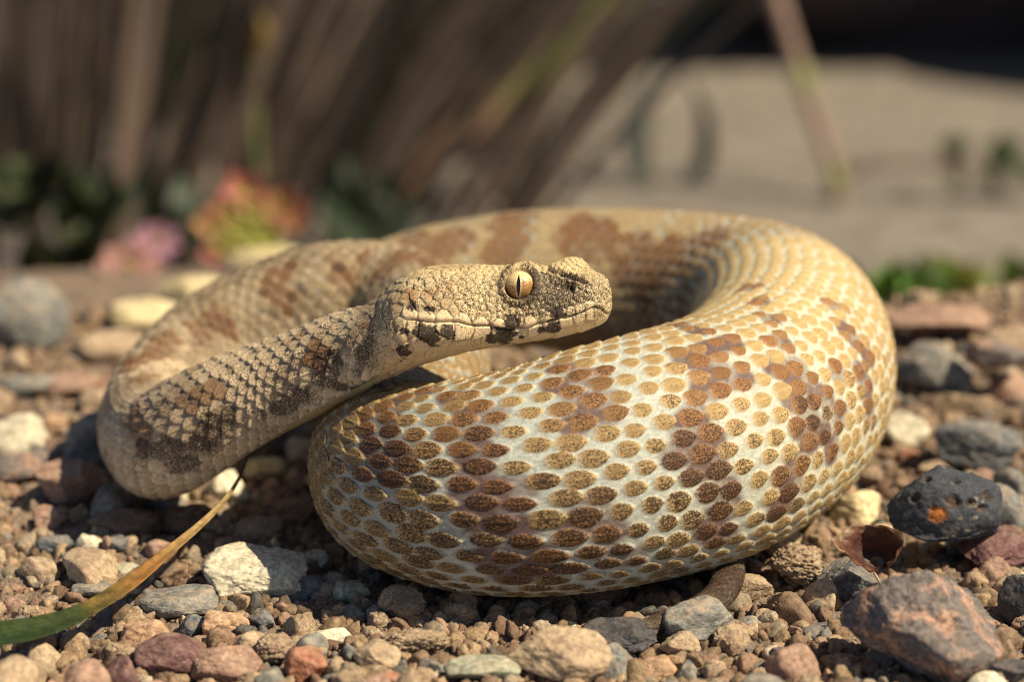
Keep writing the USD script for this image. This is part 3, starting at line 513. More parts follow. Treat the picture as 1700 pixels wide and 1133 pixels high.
ST = [
 # px, py, w, h, look, label, short reference, kind
 (1530, 1050, 262, 262, 'pink_grey_stone', 'largest foreground rock, pinkish grey and pitted, in the bottom right corner', 'the largest pinkish grey rock', 'rock'),
 (1566, 858, 190, 150, 'dark_stone', 'big dark grey stone with small holes and an orange fleck, right of the viper', 'the dark holed stone', 'round'),
 (1655, 922, 132, 112, 'purple_stone', 'reddish purple rough rock touching the dark holed stone', 'the reddish purple rock', 'rock'),
 (1690, 1003, 70, 125, 'dark_stone', 'nearly black stone at the right edge below the reddish purple rock', 'the nearly black stone', 'rock'),
 (1660, 1065, 75, 70, 'brown_stone', 'small brown stone between the largest rock and the right edge', 'the small brown stone', 'rock'),
 (1670, 1115, 90, 55, 'dark_stone', 'dark low stone in the bottom right corner', 'the dark corner stone', 'rock'),
 (1408, 965, 112, 100, 'blue_grey_stone', 'angular blue grey stone under the curled dry leaf', 'the blue grey stone under the leaf', 'rock'),
 (1318, 938, 100, 100, 'clod', 'crumbly tan clod of earth just right of the viper body', 'the crumbly tan clod', 'clod'),
 (1418, 842, 92, 88, 'yellow_stone', 'pale yellow stone against the right side of the viper', 'the pale yellow stone', 'round'),
 (1155, 1028, 128, 98, 'grey_stone', 'angular grey stone lying over the thin tail of the viper', 'the grey stone on the tail', 'slab'),
 (1028, 1062, 130, 92, 'dark_stone', 'dark grey chipped rock beside the tail tip of the viper', 'the chipped rock by the tail', 'rock'),
 (928, 1090, 180, 130, 'tan_stone', 'large rounded tan stone at the bottom edge, below the middle of the viper', 'the large rounded tan stone', 'round'),
 (1085, 1112, 82, 62, 'orange_stone', 'rounded orange tan stone at the bottom edge right of the large tan stone', 'the orange tan stone', 'round'),
 (800, 1112, 130, 62, 'green_grey_stone', 'smooth flat greenish grey stone at the bottom edge', 'the flat greenish stone', 'slab'),
 (1128, 1068, 72, 62, 'clod', 'small tan clod right below the grey stone on the tail', 'the clod below the tail', 'rock'),
 (668, 1005, 84, 78, 'clod', 'knobbly tan clod standing in the shade under the front of the viper', 'the knobbly clod', 'clod'),
 (690, 1062, 118, 72, 'clod', 'wide crumbly clod of earth in front of the knobbly clod', 'the wide crumbly clod', 'clod'),
 (765, 1020, 58, 62, 'clod', 'small upright clod half in the shadow beneath the viper', 'the small upright clod', 'clod'),
 (584, 985, 66, 52, 'green_grey_stone', 'small grey stone with a pale worn rim below the left end of the front coil', 'the pale rimmed stone', 'round'),
 (587, 1020, 68, 46, 'grey_stone', 'mottled grey stone directly in front of the pale rimmed stone', 'the mottled grey stone', 'clod'),
 (550, 1056, 74, 42, 'cream_stone', 'flat whitish grey stone beside the red stone', 'the flat whitish stone', 'slab'),
 (626, 1090, 82, 72, 'tan_stone', 'blunt tan stone at the bottom edge between the red stone and the greenish stone', 'the blunt tan stone', 'rock'),
 (508, 1100, 74, 78, 'red_stone', 'rough brick red stone at the bottom edge', 'the brick red stone', 'rock'),
 (646, 1128, 46, 34, 'red_stone', 'small smooth orange red pebble at the bottom edge under the blunt tan stone', 'the orange red pebble', 'round'),
 (556, 1112, 40, 62, 'tan_stone', 'narrow upright tan stone touching the brick red stone', 'the narrow tan stone', 'rock'),
 (424, 955, 178, 128, 'cream_stone', 'large pale cream rock left of the front coil, sunlit on its broad face', 'the large cream rock', 'rock'),
 (298, 1002, 136, 74, 'grey_stone', 'long flat grey stone left of the large cream rock', 'the long flat grey stone', 'slab'),
 (326, 1042, 62, 58, 'blue_grey_stone', 'small blue grey stone below the long flat grey stone', 'the small blue grey stone', 'rock'),
 (376, 1038, 78, 66, 'orange_stone', 'peach coloured stone below the large cream rock', 'the peach stone', 'rock'),
 (436, 1030, 40, 40, 'blue_grey_stone', 'dark little stone at the foot of the large cream rock', 'the dark little stone', 'rock'),
 (240, 1055, 82, 70, 'orange_stone', 'orange stone beside the purple stone', 'the orange stone', 'rock'),
 (282, 1092, 122, 94, 'purple_stone', 'rounded dark purple stone near the bottom left corner', 'the purple stone', 'round'),
 (372, 1108, 130, 96, 'pink_stone', 'broad dusty pink stone right of the purple stone', 'the dusty pink stone', 'round'),
 (455, 1080, 70, 70, 'clod', 'crumbled earthy clod left of the brick red stone', 'the earthy clod', 'clod'),
 (120, 805, 120, 112, 'pink_stone', 'pinkish stone half in the shadow cast by the left bend of the viper', 'the half shaded stone', 'rock'),
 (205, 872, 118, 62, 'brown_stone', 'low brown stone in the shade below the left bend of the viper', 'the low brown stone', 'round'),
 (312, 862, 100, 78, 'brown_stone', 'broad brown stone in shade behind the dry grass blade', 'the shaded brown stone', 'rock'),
 (35, 778, 150, 86, 'pink_grey_stone', 'broad grey brown stone at the left edge', 'the broad grey brown stone', 'rock'),
 (148, 905, 44, 52, 'cream_stone', 'small upright pale stone in front of the half shaded stone', 'the small upright pale stone', 'rock'),
 (205, 950, 58, 44, 'green_grey_stone', 'pale grey stone just left of the grass blade', 'the pale grey stone', 'round'),
 (148, 943, 58, 32, 'yellow_stone', 'small ochre stone left of the pale grey stone', 'the small ochre stone', 'round'),
 (160, 978, 80, 44, 'grey_stone', 'grey stone resting just above the grass blade', 'the grey stone above the blade', 'rock'),
 (283, 952, 58, 46, 'brown_stone', 'small rough stone between the grass blade and the large cream rock', 'the rough stone by the blade', 'rock'),
 (85, 860, 54, 58, 'pink_stone', 'small pink stone below the half shaded stone', 'the small pink stone', 'rock'),
 (90, 905, 62, 50, 'blue_grey_stone', 'grey stone at the left under the small pink stone', 'the grey stone at the left', 'rock'),
 (440, 780, 74, 66, 'yellow_stone', 'bright yellow stone in the gap behind the neck of the viper', 'the bright yellow stone', 'round'),
 (508, 752, 66, 72, 'cream_stone', 'pale rounded stone between the neck and the front coil', 'the pale stone in the gap', 'round'),
 (380, 812, 70, 80, 'cream_stone', 'whitish wedge shaped stone behind the tip of the grass blade', 'the whitish wedge', 'rock'),
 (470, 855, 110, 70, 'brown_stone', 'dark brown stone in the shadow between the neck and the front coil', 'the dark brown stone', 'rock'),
 (455, 905, 22, 34, 'yellow_stone', 'small knobby pale pebble on the shoulder of the large cream rock', 'the knobby pale pebble', 'round'),
 (528, 930, 46, 46, 'cream_stone', 'small pale stone right of the large cream rock', 'the small pale stone', 'round'),
 (1622, 740, 150, 118, 'blue_grey_stone', 'angular blue grey stone behind the dark holed stone, out of focus', 'the blurred blue grey stone', 'rock'),
 (1500, 718, 84, 84, 'cream_stone', 'pale stone close to the right flank of the viper', 'the pale stone by the flank', 'rock'),
 (1534, 712, 56, 62, 'brown_stone', 'tapering brownish stone right of the pale stone by the flank', 'the tapering stone', 'rock'),
 (1506, 760, 40, 40, 'red_stone', 'small pinkish red pebble below the pale stone by the flank', 'the pinkish red pebble', 'round'),
 (1556, 780, 66, 44, 'tan_stone', 'flat tan stone between the pinkish red pebble and the blurred blue grey stone', 'the flat tan stone', 'rock'),
 (1545, 612, 150, 110, 'grey_stone', 'large weathered grey rock on the rise right of the viper', 'the weathered grey rock', 'rock'),
 (1480, 622, 90, 80, 'clod', 'crumbling tan block touching the right edge of the viper', 'the crumbling block', 'clod'),
 (1600, 670, 120, 60, 'clod', 'lumpy tan earth clod in front of the weathered grey rock', 'the lumpy clod', 'clod'),
 (1675, 660, 90, 110, 'pink_stone', 'pinkish rock at the right edge beside the lumpy clod', 'the pinkish rock', 'rock'),
 (1660, 590, 120, 80, 'pink_grey_stone', 'blurred brownish rock at the right edge on top of the rise', 'the blurred brownish rock', 'rock'),
 (1560, 530, 180, 80, 'pink_stone', 'long blurred tan rock along the far top of the rise', 'the long blurred tan rock', 'round'),
 (36, 525, 160, 170, 'grey_stone', 'big smooth grey boulder at the left edge behind the viper', 'the big smooth grey boulder', 'round'),
 (120, 640, 130, 60, 'pink_stone', 'blurred pink stone between the grey boulder and the left bend', 'the blurred pink stone', 'rock'),
 (40, 640, 110, 60, 'grey_stone', 'blurred grey stone at the left edge under the big boulder', 'the blurred grey stone', 'rock'),
 (90, 705, 80, 46, 'orange_stone', 'blurred orange stone left of the viper left bend', 'the blurred orange stone', 'rock'),
 (30, 710, 80, 60, 'purple_stone', 'blurred purplish stone at the left edge', 'the blurred purplish stone', 'rock'),
 (155, 725, 60, 70, 'tan_stone', 'tan stone with a dark crack leaning near the left bend', 'the tan leaning stone', 'rock'),
 (165, 665, 70, 50, 'tan_stone', 'sunlit tan stone just behind the left bend of the viper', 'the sunlit tan stone', 'rock'),
 (1440, 790, 54, 44, 'clod', 'crumbly clod between the viper flank and the dark holed stone', 'the flank clod', 'clod'),
 (1250, 975, 64, 58, 'clod', 'tan clod right of the bent tail of the viper', 'the clod right of the tail', 'rock'),
 (1245, 1040, 56, 44, 'grey_stone', 'small round grey pebble right of the grey stone on the tail', 'the round grey pebble', 'round'),
 (1375, 1048, 90, 36, 'blue_grey_stone', 'flat dark blue grey stone left of the largest rock', 'the flat dark stone', 'slab'),
 (1300, 1090, 48, 44, 'blue_grey_stone', 'small slate coloured stone near the bottom right of centre', 'the slate stone', 'rock'),
 (1300, 1005, 56, 48, 'clod', 'rough tan clod below the crumbly tan clod', 'the rough lower clod', 'clod'),
 (1395, 905, 60, 44, 'clod', 'pale clod tucked behind the curled dry leaf', 'the clod behind the leaf', 'clod'),
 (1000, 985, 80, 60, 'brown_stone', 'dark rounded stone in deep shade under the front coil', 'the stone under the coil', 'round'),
 (245, 522, 130, 62, 'yellow_stone', 'blurred long sandy stone behind the left bend', 'the long sandy stone', 'round'),
 (322, 486, 130, 80, 'yellow_stone', 'blurred bright yellowish stone behind the left coil', 'the blurred yellowish stone', 'round'),
 (440, 430, 120, 60, 'yellow_stone', 'blurred pale yellow stone under the red and green plant', 'the stone under the red plant', 'round'),
 (180, 575, 120, 70, 'tan_stone', 'blurred tan stone right of the big grey boulder', 'the blurred tan stone', 'round'),
]
for i, (px, py, w, h, mat, lab, ref, kd) in enumerate(ST): 
    if i != 1: stone(px, py, w, h, mat, lab, ref, 100 + 7 * i, kind=kd)
def holed_stone():
    px, py, w, h, mat, lab, ref, kd = ST[1]; D = .5215; p = at(px, py, D)
    v, f = rock_shape(5151, (1, 1, 1), 5, cuts=10, rough=.07, soft=.05); ext = v.max(0) - v.min(0); v = (v - (v.max(0) + v.min(0)) / 2) / ext * np.array([w * K * D, .017, h * K * D * 1.12]); lowv = np.minimum(v[:, 2] + .0012, 0); v[:, 2] -= .62 * lowv; v[:, :2] *= 1 + .25 * np.clip(-lowv / .004, 0, 1)[:, None]
    rg = np.random.default_rng(8); d = np.array(ICO[5].vertices); c = np.array([.055, .06, .072]) * (.75 + .5 * meshkit.fbm(d * 6, 4, 3))[:, None]
    spots_ = [((.0, -.86, .52), .16, 1), ((-.25, -.93, .28), .20, 2), ((.5, -.8, .35), .10, 1), ((.3, -.85, .48), .10, 1), ((-.6, -.6, .5), .10, 1), ((.62, -.6, .55), .13, 1), ((-.02, -.95, -.1), .15, 0), ((.25, -.95, -.05), .09, 0), ((-.4, -.4, .8), .09, 1), ((.1, -.5, .85), .08, 1)] + [(tuple(rg.normal(size=3)), rg.uniform(.03, .06), 0) for _ in range(70)]
    for q, s, k in spots_:
        q = np.array(q) / np.linalg.norm(q); dd = np.linalg.norm((d - q) * np.array([1, 1, 1.15]), axis=1) * (1 + .8 * (meshkit.fbm(d * 11, 2, 9) - .5)); m_ = (1 - sstep(s * .55, s, dd))[:, None]
        if k >= 1: v = v * (1 - (.10 if k == 1 else .04) * m_)
        t = np.array([(.24, .21, .17), (.10, .06, .04), (.42, .15, .035)][k]); c = c * (1 - .85 * m_) + t * .85 * m_
    m = put('stone', (v, f), 'gravel_look', smooth=True, col=c); UsdGeom.Xformable(m).AddTranslateOp().Set(Gf.Vec3d(*map(float, p))); tag(m, lab, 'stone'); NAMED.append((p, .0100, ref))
holed_stone()
PCOL = [('grey', 'grey_stone', 4), ('tan', 'tan_stone', 6), ('crumbly tan', 'clod', 11), ('pale', 'cream_stone', 1.6), ('brown', 'brown_stone', 2), ('slate blue', 'blue_grey_stone', 2.), ('pinkish', 'pink_stone', 3), ('brick red', 'red_stone', .4), ('orange', 'orange_stone', .6), ('purplish', 'purple_stone', .5)]
NP = np.array([p for p, _, _ in NAMED]); NR = np.array([r for _, r, _ in NAMED])
rng = np.random.default_rng(42)
peb, tries = [], 0
PV = {k: [rock_shape(900 + 10 * k + i, (1, 1, 1), 3, cuts=13, rough=.10, soft=.018, lump=.25 * (k == 1)) for i in range(6)] for k in (0, 1)}
while len(peb) < 290 and tries < 9000:
    tries += 1
    D = .462 + .20 * rng.random() ** 1.5; px = rng.uniform(-10, 1710); 
    py = 566.5 + ((CAM[2] + .004) / D - math.sin(PITCH)) / (K * math.cos(PITCH))
    if py > 1150: continue
    p = at(px, py, D); p[2] = ground_z(p[0], p[1])
    size = (.0016 + (.0032 if 200 < px < 1430 else .0055) * rng.random() ** 1.5)
    if np.any(np.linalg.norm(NP[:, :2] - p[:2], axis=1) < NR * .55 + size * .6): continue
    if not clear_of_snake(p, size * .8): continue
    if peb and np.any(np.linalg.norm(np.array([q[0] for q in peb])[:, :2] - p[:2], axis=1) < (np.array([q[1] for q in peb]) + size) * .75): continue
    peb.append((p, size))
wts = np.array([w for *_, w in PCOL], float); wts /= wts.sum()
seen = {}
for i, (p, size) in enumerate(peb):
    word, mat, _ = PCOL[rng.choice(len(PCOL), p=wts)]
    v, f = PV[1 if mat == 'clod' else 0][i % 6]
    v = turn(v * rng.uniform(.65, 1.25, 3), rng, .5) * size
    m = usdkit.mesh(stage, path_for('pebble', None), (v, f), '/World/Looks/' + mat, smooth=40)
    m.AddTranslateOp().Set(Gf.Vec3d(*map(float, p + [0, 0, size * .3])))
    dd = np.linalg.norm(NP - p, axis=1) - NR; near_ = np.argsort(dd)[:6]; lab = None
    for k in near_:
        dx, dy = p[0] - NP[k][0], p[1] - NP[k][1]
        rel = ('right of' if dx > 0 else 'left of') if abs(dx) > abs(dy) else ('behind' if dy > 0 else 'in front of')
        for sz in ([('tiny' if size < .0024 else 'small' if size < .0036 else 'larger')]):
            cand_ = f'{sz} {word} pebble just {rel} {NAMED[k][2]}'
            if cand_ not in seen: lab = cand_; break
        if lab: break
    lab = lab or f'{word} pebble among other pebbles near {NAMED[near_[0]][2]}'
    seen[lab] = 1
    tag(m, lab, 'pebble', 'loose pebbles on the rubble')
# crumbs and grit: nobody could count them
def grit(n, seed):
    rng = np.random.default_rng(seed); vs, fs, cs = [], [], []
    var = [rock_shape(700 + k, (1, 1, 1), 2 if k < 5 else 1, cuts=11, rough=.18, soft=.015, lump=.22) for k in range(9)]
    pal = np.array([(.34, .24, .16), (.42, .31, .20), (.40, .29, .19), (.30, .20, .14), (.22, .21, .20), (.44, .33, .23), (.37, .25, .18), (.48, .40, .30), (.24, .17, .12)])
    D = .458 + .24 * rng.random(n) ** 1.25; px = rng.uniform(-60, 1760, n)
    py = 566.5 + ((CAM[2] + .004) / D - math.sin(PITCH)) / (K * math.cos(PITCH))
    P = CAM + D[:, None] * (FW + RT * ((px - 850) * K)[:, None] - UP * ((py - 566.5) * K)[:, None]); P[:, 2] = ground_z(P[:, 0], P[:, 1])
    size = .00028 + .0019 * rng.random(n) ** 3.4
    keep = np.ones(n, bool)
    d, i = SNAKE_TREE.query(P, k=1); keep &= d > SNAKE_R[i] * .8
    P, size = P[keep], size[keep]; from scipy.spatial.transform import Rotation as R
    rot = R.random(len(P), random_state=seed).as_matrix(); o = 0
    for p, s, r in zip(P, size, rot):
        v, f = var[rng.integers(5) if s > .0007 else 5 + rng.integers(4)]
        vs.append((v * s * rng.uniform(.55, 1.35, 3)) @ r.T + p + [0, 0, s * .35]); fs.append(f + o); o += len(v)
        cs.append(np.tile(pal[rng.integers(len(pal))] * np.array([.78, .755, .73]) * rng.uniform(.6, 1.2), (len(v), 1)))
    return np.vstack(vs), np.vstack(fs), np.vstack(cs)
v, f, c = grit(21000, 5)
tag(put('gravel', (v, f), 'gravel_look', smooth=True, col=c), 'fine tan and grey crumbs of earth and grit between the stones', 'gravel', kind='stuff')

# ------------------------------------------------------------------ the dry grass blade in front
BL = [(-30, 1064, .466, 33), (30, 1054, .472, 32), (85, 1040, .477, 25), (150, 1012, .483, 18), (235, 955, .494, 15), (262, 932, .497, 12), (310, 892, .505, 9), (372, 832, .517, 4.5), (400, 788, .525, 2.6), (413, 752, .532, .8)]
c9 = catmull([np.r_[at(a, b, d), w] for a, b, d, w in BL], 60); wv = c9[:, 3] * K * .5
v, f = sheet(c9[:, :3], wv, UP * .8 - FW * .6, .00022, fold=.25, across=15)
tt_ = np.repeat(np.linspace(0, 1, 60), 30); nz_ = meshkit.fbm(v * np.array([400, 400, 400]), 3, 4) - .5
ramp = lambda t, st: np.stack([np.interp(t, [s[0] for s in st], [s[1][k] for s in st]) for k in range(3)], -1)
cc_ = ramp(tt_ + nz_ * .12, [(0, (.035, .06, .016)), (.26, (.045, .065, .016)), (.38, (.26, .15, .04)), (.48, (.36, .17, .045)), (.6, (.46, .30, .12)), (.8, (.48, .34, .16)), (.92, (.22, .12, .05)), (1, (.12, .06, .03))]) * (.78 + .3 * (np.tile(np.r_[np.arange(15), np.arange(15)[::-1]], 60) % 2) + .5 * nz_)[:, None]
tag(put('grass_blade', (v, f), 'leaf_look', smooth=True, col=cc_), 'long grass blade, green at the left edge and withered to orange at its tip', 'grass blade')

# ------------------------------------------------------------------ the curled dry leaf
def curl_leaf():
    pc_ = at(1444, 915, .4985); parts = []
    n, m = 64, 24
    a = np.linspace(-.9, 4.9, n)[:, None]; h = np.linspace(0, 1, m)[None]
    wob = 1 + .10 * np.sin(3 * a + 1) * h + .06 * np.sin(7 * a) * h
    rx, ry = .0052 * (.28 + .72 * h ** .55) * wob, .0040 * (.3 + .7 * h ** .55) * wob
    flare = np.exp(-((a - 3.35) / .38) ** 2) * h ** 2
    X = np.cos(a) * rx - .0030 * flare + .0014 * (1 - h); Y = np.sin(a) * ry - .001 * (1 - h); Z = (h - .55) * .0046 + .0012 * np.sin(2 * a + .6) * h + .0018 * flare + .0012 * (np.sin(a) > 0) * np.sin(a) * h
    v = np.stack([X, Y, Z], -1).reshape(-1, 3); f = grid_faces(n, m, False)
    nn = np.stack([np.cos(a) + 0 * h, np.sin(a) + 0 * h, 0 * a - .3 + 0 * h], -1).reshape(-1, 3)
    v2 = v - nn * .0002; f2 = f[:, ::-1] + len(v)
    vv = np.vstack([v, v2]); ff = np.vstack([f, f2])
    vv = vv @ np.array([[1, 0, 0], [0, math.cos(.75), -math.sin(.75)], [0, math.sin(.75), math.cos(.75)]]).T
    hh0 = np.tile((h + 0 * a).ravel(), 2); vv = vv + (np.stack([meshkit.fbm(vv * 420 + q, 3, 60 + q) for q in range(3)], -1) - .5) * .0022 * hh0[:, None]
    nzz = meshkit.fbm(vv * 700, 3, 6) - .5; hh = np.tile((h + 0 * a).ravel(), 2)
    c = ramp(np.clip(hh + nzz * .5, 0, 1), [(0, (.07, .03, .025)), (.5, (.12, .05, .035)), (.88, (.18, .085, .05)), (1, (.36, .25, .16))])
    return vv + pc_, ff, c, pc_
v, f, c, pc_ = curl_leaf()
lf = group_thing('dry_leaf', 'curled brown dry leaf lying on the blue grey stone', 'leaf', loc=pc_)
put('leaf_blade', (v - pc_, f), 'leaf_look', lf, smooth=True, col=c)
v, f = tube([pc_ + np.array(q) for q in [(.0005, -.003, -.003), (.0020, -.0055, -.0055), (.0034, -.0075, -.0092)]], [.00022, .00014], 6, 14)
put('leaf_stalk', (v - pc_, f), 'stem_look', lf, smooth=True, col=np.tile((.34, .24, .15), (len(v), 1)))

# ------------------------------------------------------------------ plants and stalks behind, out of focus
def leaf(base, tip, w, bend=(0, 0, 0), n=14, upv=(0, -.3, 1), fold=.2):
    base, tip = np.asarray(base), np.asarray(tip); mid = (base + tip) / 2 + np.asarray(bend)
    c = catmull([base, mid, tip], n); s = np.linspace(0, 1, n)
    return sheet(c, w * np.maximum(np.sin(np.pi * s ** .8) ** .8, .03), np.asarray(upv, float), w * .05, fold=fold)
def plant(name, label, cat, leaves, stems, colr, stemcol=(.10, .14, .05), group=None, loc=None, seed=0):
    g = group_thing(name, label, cat, group, loc); loc = np.asarray(loc); rng = np.random.default_rng(seed)
    for i, L in enumerate(leaves):
        v, f = leaf(*L[:3], **(L[3] if len(L) > 3 else {})); cc = np.asarray(L[4] if len(L) > 4 else colr) * rng.uniform(.75, 1.25)
        put('leaf', (v - loc, f), 'leaf_look', g, smooth=True, col=np.tile(cc, (len(v), 1)))
    for s in stems:
        v, f = tube(s[0], s[1], 9, 30); sc_ = s[2] if len(s) > 2 else stemcol; put('stem', (v - loc, f), 'stem_look', g, smooth=True, col=np.tile(sc_, (len(v), 1)) if not isinstance(sc_[0], (tuple, list)) else ramp(np.r_[np.repeat(np.linspace(0, 1, 30), 9), 0, 1], sc_))
    return g
def gp(px, py, D): return at(px, py, D)
# right stem with nodes and a leafy side twig
Dr = 1.27
root = gp(1412, 470, Dr)
g = plant('tall_weed', 'tall jointed pinkish stalk with green nodes and a leafy side twig on the right', 'weed',
   [(gp(1575, 268, Dr), gp(1605, 228, Dr), .0072, dict(bend=(0, 0, .002)), (.035, .075, .012)), (gp(1580, 270, Dr), gp(1592, 312, Dr), .0045, {}, (.03, .06, .015)), (gp(1640, 270, Dr), gp(1700, 230, Dr), .009, {}, (.03, .055, .012)),
    (gp(1630, 275, Dr), gp(1655, 322, Dr), .006, {}, (.035, .06, .014)), (gp(1660, 280, Dr), gp(1740, 300, Dr), .009, {}, (.025, .05, .012)), (gp(1390, 292, Dr), gp(1408, 255, Dr), .0022, {}, (.22, .26, .10)), (gp(1393, 300, Dr), gp(1372, 268, Dr), .0022, {}, (.20, .24, .10))],
   [([gp(1270, -60, Dr), gp(1318, 90, Dr), gp(1352, 190, Dr), gp(1388, 300, Dr), gp(1402, 390, Dr), root], [.0042, .0040, .0035, .0030, .0030], (.25, .17, .14)), ([gp(1390, 290, Dr), gp(1470, 272, Dr), gp(1560, 272, Dr), gp(1660, 280, Dr)], [.0032, .0026, .0018], (.15, .10, .09))], (.05, .09, .02), loc=root, seed=3)
for a, b in (((1322, 100), (1342, 160)), ((1384, 278), (1392, 316))):
    v, f = tube([gp(*a, Dr), (gp(*a, Dr) + gp(*b, Dr)) / 2, gp(*b, Dr)], [.0034, .0048, .0034], 10, 12); put('node', (v - root, f), 'stem_look', g, smooth=True, col=np.tile((.22, .23, .08), (len(v), 1)))
# diagonal green stem
Dd = 1.22; root = gp(600, 400, Dd)
plant('leaning_stalk', 'thick green stalk leaning up to the right, pinkish towards its foot', 'stalk', [],
   [([gp(1080, -50, Dd), gp(960, 60, Dd), gp(868, 140, Dd), gp(770, 215, Dd), gp(690, 290, Dd), root], [.0063, .007, .007, .0062, .005, .003], [(0, (.12, .14, .04)), (.45, (.15, .16, .05)), (.55, (.34, .20, .13)), (.8, (.30, .18, .12)), (1, (.12, .08, .06))])], (0, 0, 0), loc=root)
# thin stalk with a bud
Db = 1.12; root = gp(428, 300, Db)
g = plant('budding_stalk', 'thin upright green stalk ending in a brownish flower bud, on the left', 'stalk', [], [([gp(424, 70, Db), gp(425, 180, Db), root], [.0016, .0020, .0022], (.085, .095, .035))], (0, 0, 0), loc=root)
v, f = rock_shape(77, (.0062, .0062, .0105), 3, cuts=6, rough=.08, soft=.1); put('bud', (v + gp(426, 62, Db) - root, f), 'leaf_look', g, smooth=True, col=np.tile((.17, .11, .03), (len(v), 1)))
# grey green curled leaves in the middle
Dc = 1.30
root = gp(1085, 345, Dc)
plant('thistle_shoot', 'grey green shoot with two long curled leaves standing on the pale path', 'weed',
   [(root, gp(1098, 105, Dc), .0062, dict(bend=(-.010, 0, 0), n=24, upv=(.3, -1, 0)), (.04, .055, .05)), (gp(1115, 350, Dc), gp(1142, 130, Dc), .0042, dict(bend=(.012, 0, 0), n=24, upv=(.3, -1, .1)), (.05, .062, .055)), (gp(1100, 350, Dc), gp(1168, 240, Dc), .004, dict(bend=(.004, 0, .0), upv=(.3, -1, .1)), (.08, .09, .07)), (gp(1080, 340, Dc), gp(1050, 190, Dc), .0035, dict(upv=(.3, -1, .1)), (.10, .11, .09))],
   [], (.06, .08, .07), loc=root, seed=4)
# low green plants on the right
rng = np.random.default_rng(12)
for k, (px, py, n, cg, lab) in enumerate([(1440, 480, 9, (.10, .22, .02), 'bright green low plant right behind the right bend of the viper'), (1530, 480, 8, (.075, .16, .025), 'low green plant in the middle of the row beyond the rise'), (1605, 462, 7, (.14, .16, .02), 'low plant with yellowish leaves, second from the right edge'), (1685, 470, 9, (.09, .14, .02), 'dark olive low plant at the right edge')]):
    D = .86 + .04 * k; b = gp(px, py + 40, D); LV = []
    for i in range(n):
        a = rng.uniform(-1, 1); tip = gp(px + a * 62, py - rng.uniform(10, 62) * (1 - .3 * abs(a)), D + rng.uniform(-.02, .02)); LV.append((b + rng.normal(0, .002, 3), tip, rng.uniform(.0026, .0048), dict(bend=(a * .003, 0, .003), upv=(rng.normal(0, .3), -1, .4)), np.array(cg) * rng.uniform(.7, 1.3)))
    plant('low_plant', lab, 'plant', LV, [], cg, group='low green plants beyond the rise', loc=b, seed=k)
# leafy plants on the left
for k, (px, py, D, n, sp, lab) in enumerate([(150, 330, .95, 14, 75, 'leafy dark green plant left of the red tipped plant'), (45, 290, 1.0, 8, 70, 'drooping dark green plant at the left edge'), (105, 440, .88, 10, 60, 'small olive green plant behind the big smooth grey boulder'), (300, 350, 1.0, 8, 70, 'shaded bluish green plant just left of the red tipped plant'), (620, 330, 1.1, 12, 85, 'dark green plant in the shade behind the left coil')]):
    b = gp(px, py + sp, D); LV = []
    for i in range(n):
        a = rng.uniform(-1.1, 1.1); tip = gp(px + a * sp, py - rng.uniform(-.4, .9) * sp, D + rng.uniform(-.03, .03)); LV.append((b + rng.normal(0, .003, 3), tip, rng.uniform(.004, .008), dict(bend=(a * .005, 0, .006), upv=(rng.normal(0, .4), -1, .5)), np.array([(.045, .062, .025), (.040, .055, .018), (.05, .06, .02), (.032, .052, .03), (.022, .034, .018)][k]) * rng.uniform(.6, 1.4)))
    plant('leafy_plant', lab, 'plant', LV, [], (.05, .09, .03), group='leafy plants behind the viper', loc=b, seed=k)
# red tipped succulent
Ds = .88; b = gp(415, 430, Ds); LV = []; SZ = 1.5
g = group_thing('succulent', 'fleshy yellow green plant with red tips behind the left coil', 'plant', None, b)
for (px, py, red, sz) in [(405, 318, 1, 27), (375, 350, .8, 22), (430, 345, .25, 24), (350, 375, .7, 22), (470, 345, .8, 26), (485, 368, .9, 20), (455, 370, .2, 24), (400, 375, .1, 26), (425, 395, .1, 26), (385, 405, .2, 24), (360, 425, 1, 18), (445, 400, .1, 20)]:
    for q in range(5):
        a = q * 1.2566 + px; tip = gp(px + math.cos(a) * sz * SZ, py + math.sin(a) * sz * SZ * .8 - 6, Ds - .004); v, f = leaf(gp(px, py, Ds), tip, sz * SZ * K * Ds * .42, upv=(0, -1, .4), fold=.3)
        v2 = v - b; tcol = np.linspace(0, 1, 14).repeat(12)[:, None]
        put('leaf', (v2, f), 'leaf_look', g, smooth=True, col=np.array((.42, .46, .08)) * (1 - red * tcol ** .5) + np.array((.58, .12, .16)) * red * tcol ** .5)
for px in (395, 420, 440): 
    v, f = tube([gp(px, 375, Ds), gp(px * .6 + 166, 405, Ds), gp(416, 440, Ds)], [.0014, .0018], 8, 14); put('stem', (v - b, f), 'stem_look', g, smooth=True, col=np.tile((.2, .2, .06), (len(v), 1)))
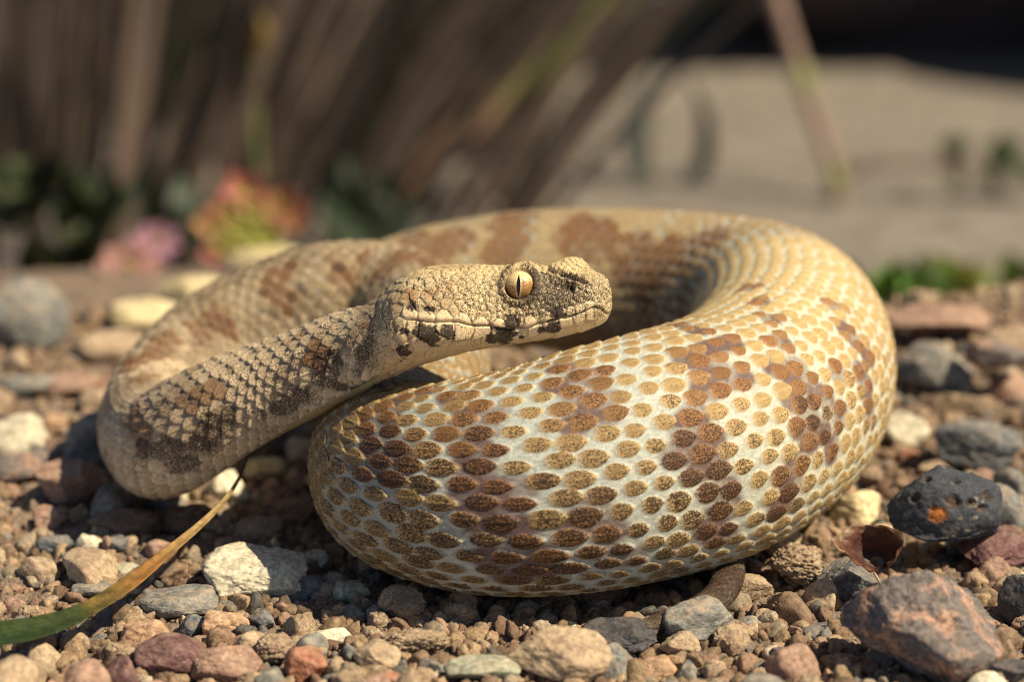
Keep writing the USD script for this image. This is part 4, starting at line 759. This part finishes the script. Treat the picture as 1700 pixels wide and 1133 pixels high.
# pink flowers
for k, (px, py, D, s, lab) in enumerate([(212, 442, .80, 56, 'larger pale pink flower low behind the left bend'), (262, 400, .86, 42, 'mauve pink flower just left of the red tipped plant'), (232, 478, .79, 36, 'deep pink bloom below the larger pale pink flower')]):
    b = gp(px, py + 45, D); g = group_thing('pink_flower', lab, 'flower', 'pink flowers behind the viper', b); pcx = [(.60, .34, .30), (.52, .28, .38), (.55, .22, .20)][k]
    for q in range(8):
        a = q * .785 + k; tip = gp(px + math.cos(a) * s, py + math.sin(a) * s * .8, D - .002); v, f = leaf(gp(px, py, D), tip, s * K * D * .42, upv=(0, -1, .3))
        put('petal', (v - b, f), 'leaf_look', g, smooth=True, col=np.tile(np.array(pcx) * rng.uniform(.8, 1.2), (len(v), 1)))
    v, f = tube([gp(px, py, D), gp(px + 4, py + 25, D + .002), b], [.0010, .0012], 7, 10); put('stem', (v - b, f), 'stem_look', g, smooth=True, col=np.tile((.10, .13, .04), (len(v), 1)))
    v, f = rock_shape(50 + k, (.0016,) * 3, 2, rough=.05, soft=.1); put('flower_centre', (v + gp(px, py, D - .003) - b, f), 'leaf_look', g, smooth=True, col=np.tile((.45, .36, .08), (len(v), 1)))
# dry grass clump on the left: leaning stalks, dark where they shade each other
def dry_grass(n, seed):
    rng = np.random.default_rng(seed); P, C = [], []
    for i in range(n):
        D = rng.uniform(1.12, 1.62); px = rng.uniform(-250, 820) ; lean = np.interp(px, [-250, 150, 450, 820], [-.10, .22, .55, .95]) + rng.normal(0, .12)
        b = at(px, 400, D); b[2] = ground_z(b[0], b[1]) - .004; L = rng.uniform(.12, .32)
        tip = b + np.array([lean * L, rng.normal(0, .02), L]); mid = (b + tip) / 2 + np.array([-.08 * lean * L, 0, .01])
        w = rng.uniform(.0010, .0034); c = catmull([b, mid, tip], 12)
        v, f = sheet(c, w * np.interp(np.linspace(0, 1, 12), [0, .3, 1], [.8, 1, .1]), np.array([rng.normal(0, .5), -1, .1]), w * .12, across=4)
        cl = np.array([(.09, .068, .060), (.20, .15, .12), (.038, .030, .030), (.034, .036, .022), (.14, .10, .085)][rng.integers(5)]) * rng.uniform(.7, 1.2)
        P.append((v, f)); C.append(np.tile(cl, (len(v), 1)))
    v, f = join(P); return v, f, np.vstack(C)
v, f, c = dry_grass(430, 31)
tag(put('dry_grass', (v, f), 'leaf_look', smooth=True, col=c), 'tangle of leaning dry brown grass stalks filling the left background', 'grass', kind='stuff')
# added rocks standing in for a shaded bank, its shade in their colour
for k, (x, y, w, dp, h, lab) in enumerate([(-.30, 1.22, .70, .34, .46, 'rock coloured as shade behind the dry grass on the left'), (.20, 1.20, .50, .36, .34, 'rock coloured as shade in the middle of the far side of the path'), (.62, 1.12, .60, .40, .36, 'rock coloured as shade on the far side of the path at the right'), (-.92, 1.1, .7, .5, .44, 'rock coloured as shade beyond the left edge of the dry grass'), (1.12, 1.25, .7, .5, .4, 'rock coloured as shade furthest right beyond the path')]):
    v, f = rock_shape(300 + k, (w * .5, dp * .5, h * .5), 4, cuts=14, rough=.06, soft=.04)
    m = usdkit.mesh(stage, path_for('boulder', None), (v, f), '/World/Looks/bank_shade_rock', smooth=35); m.AddTranslateOp().Set(Gf.Vec3d(x, y, -.112 + h * .38)); tag(m, lab, 'boulder', 'boulders added for a shaded bank beyond the path')
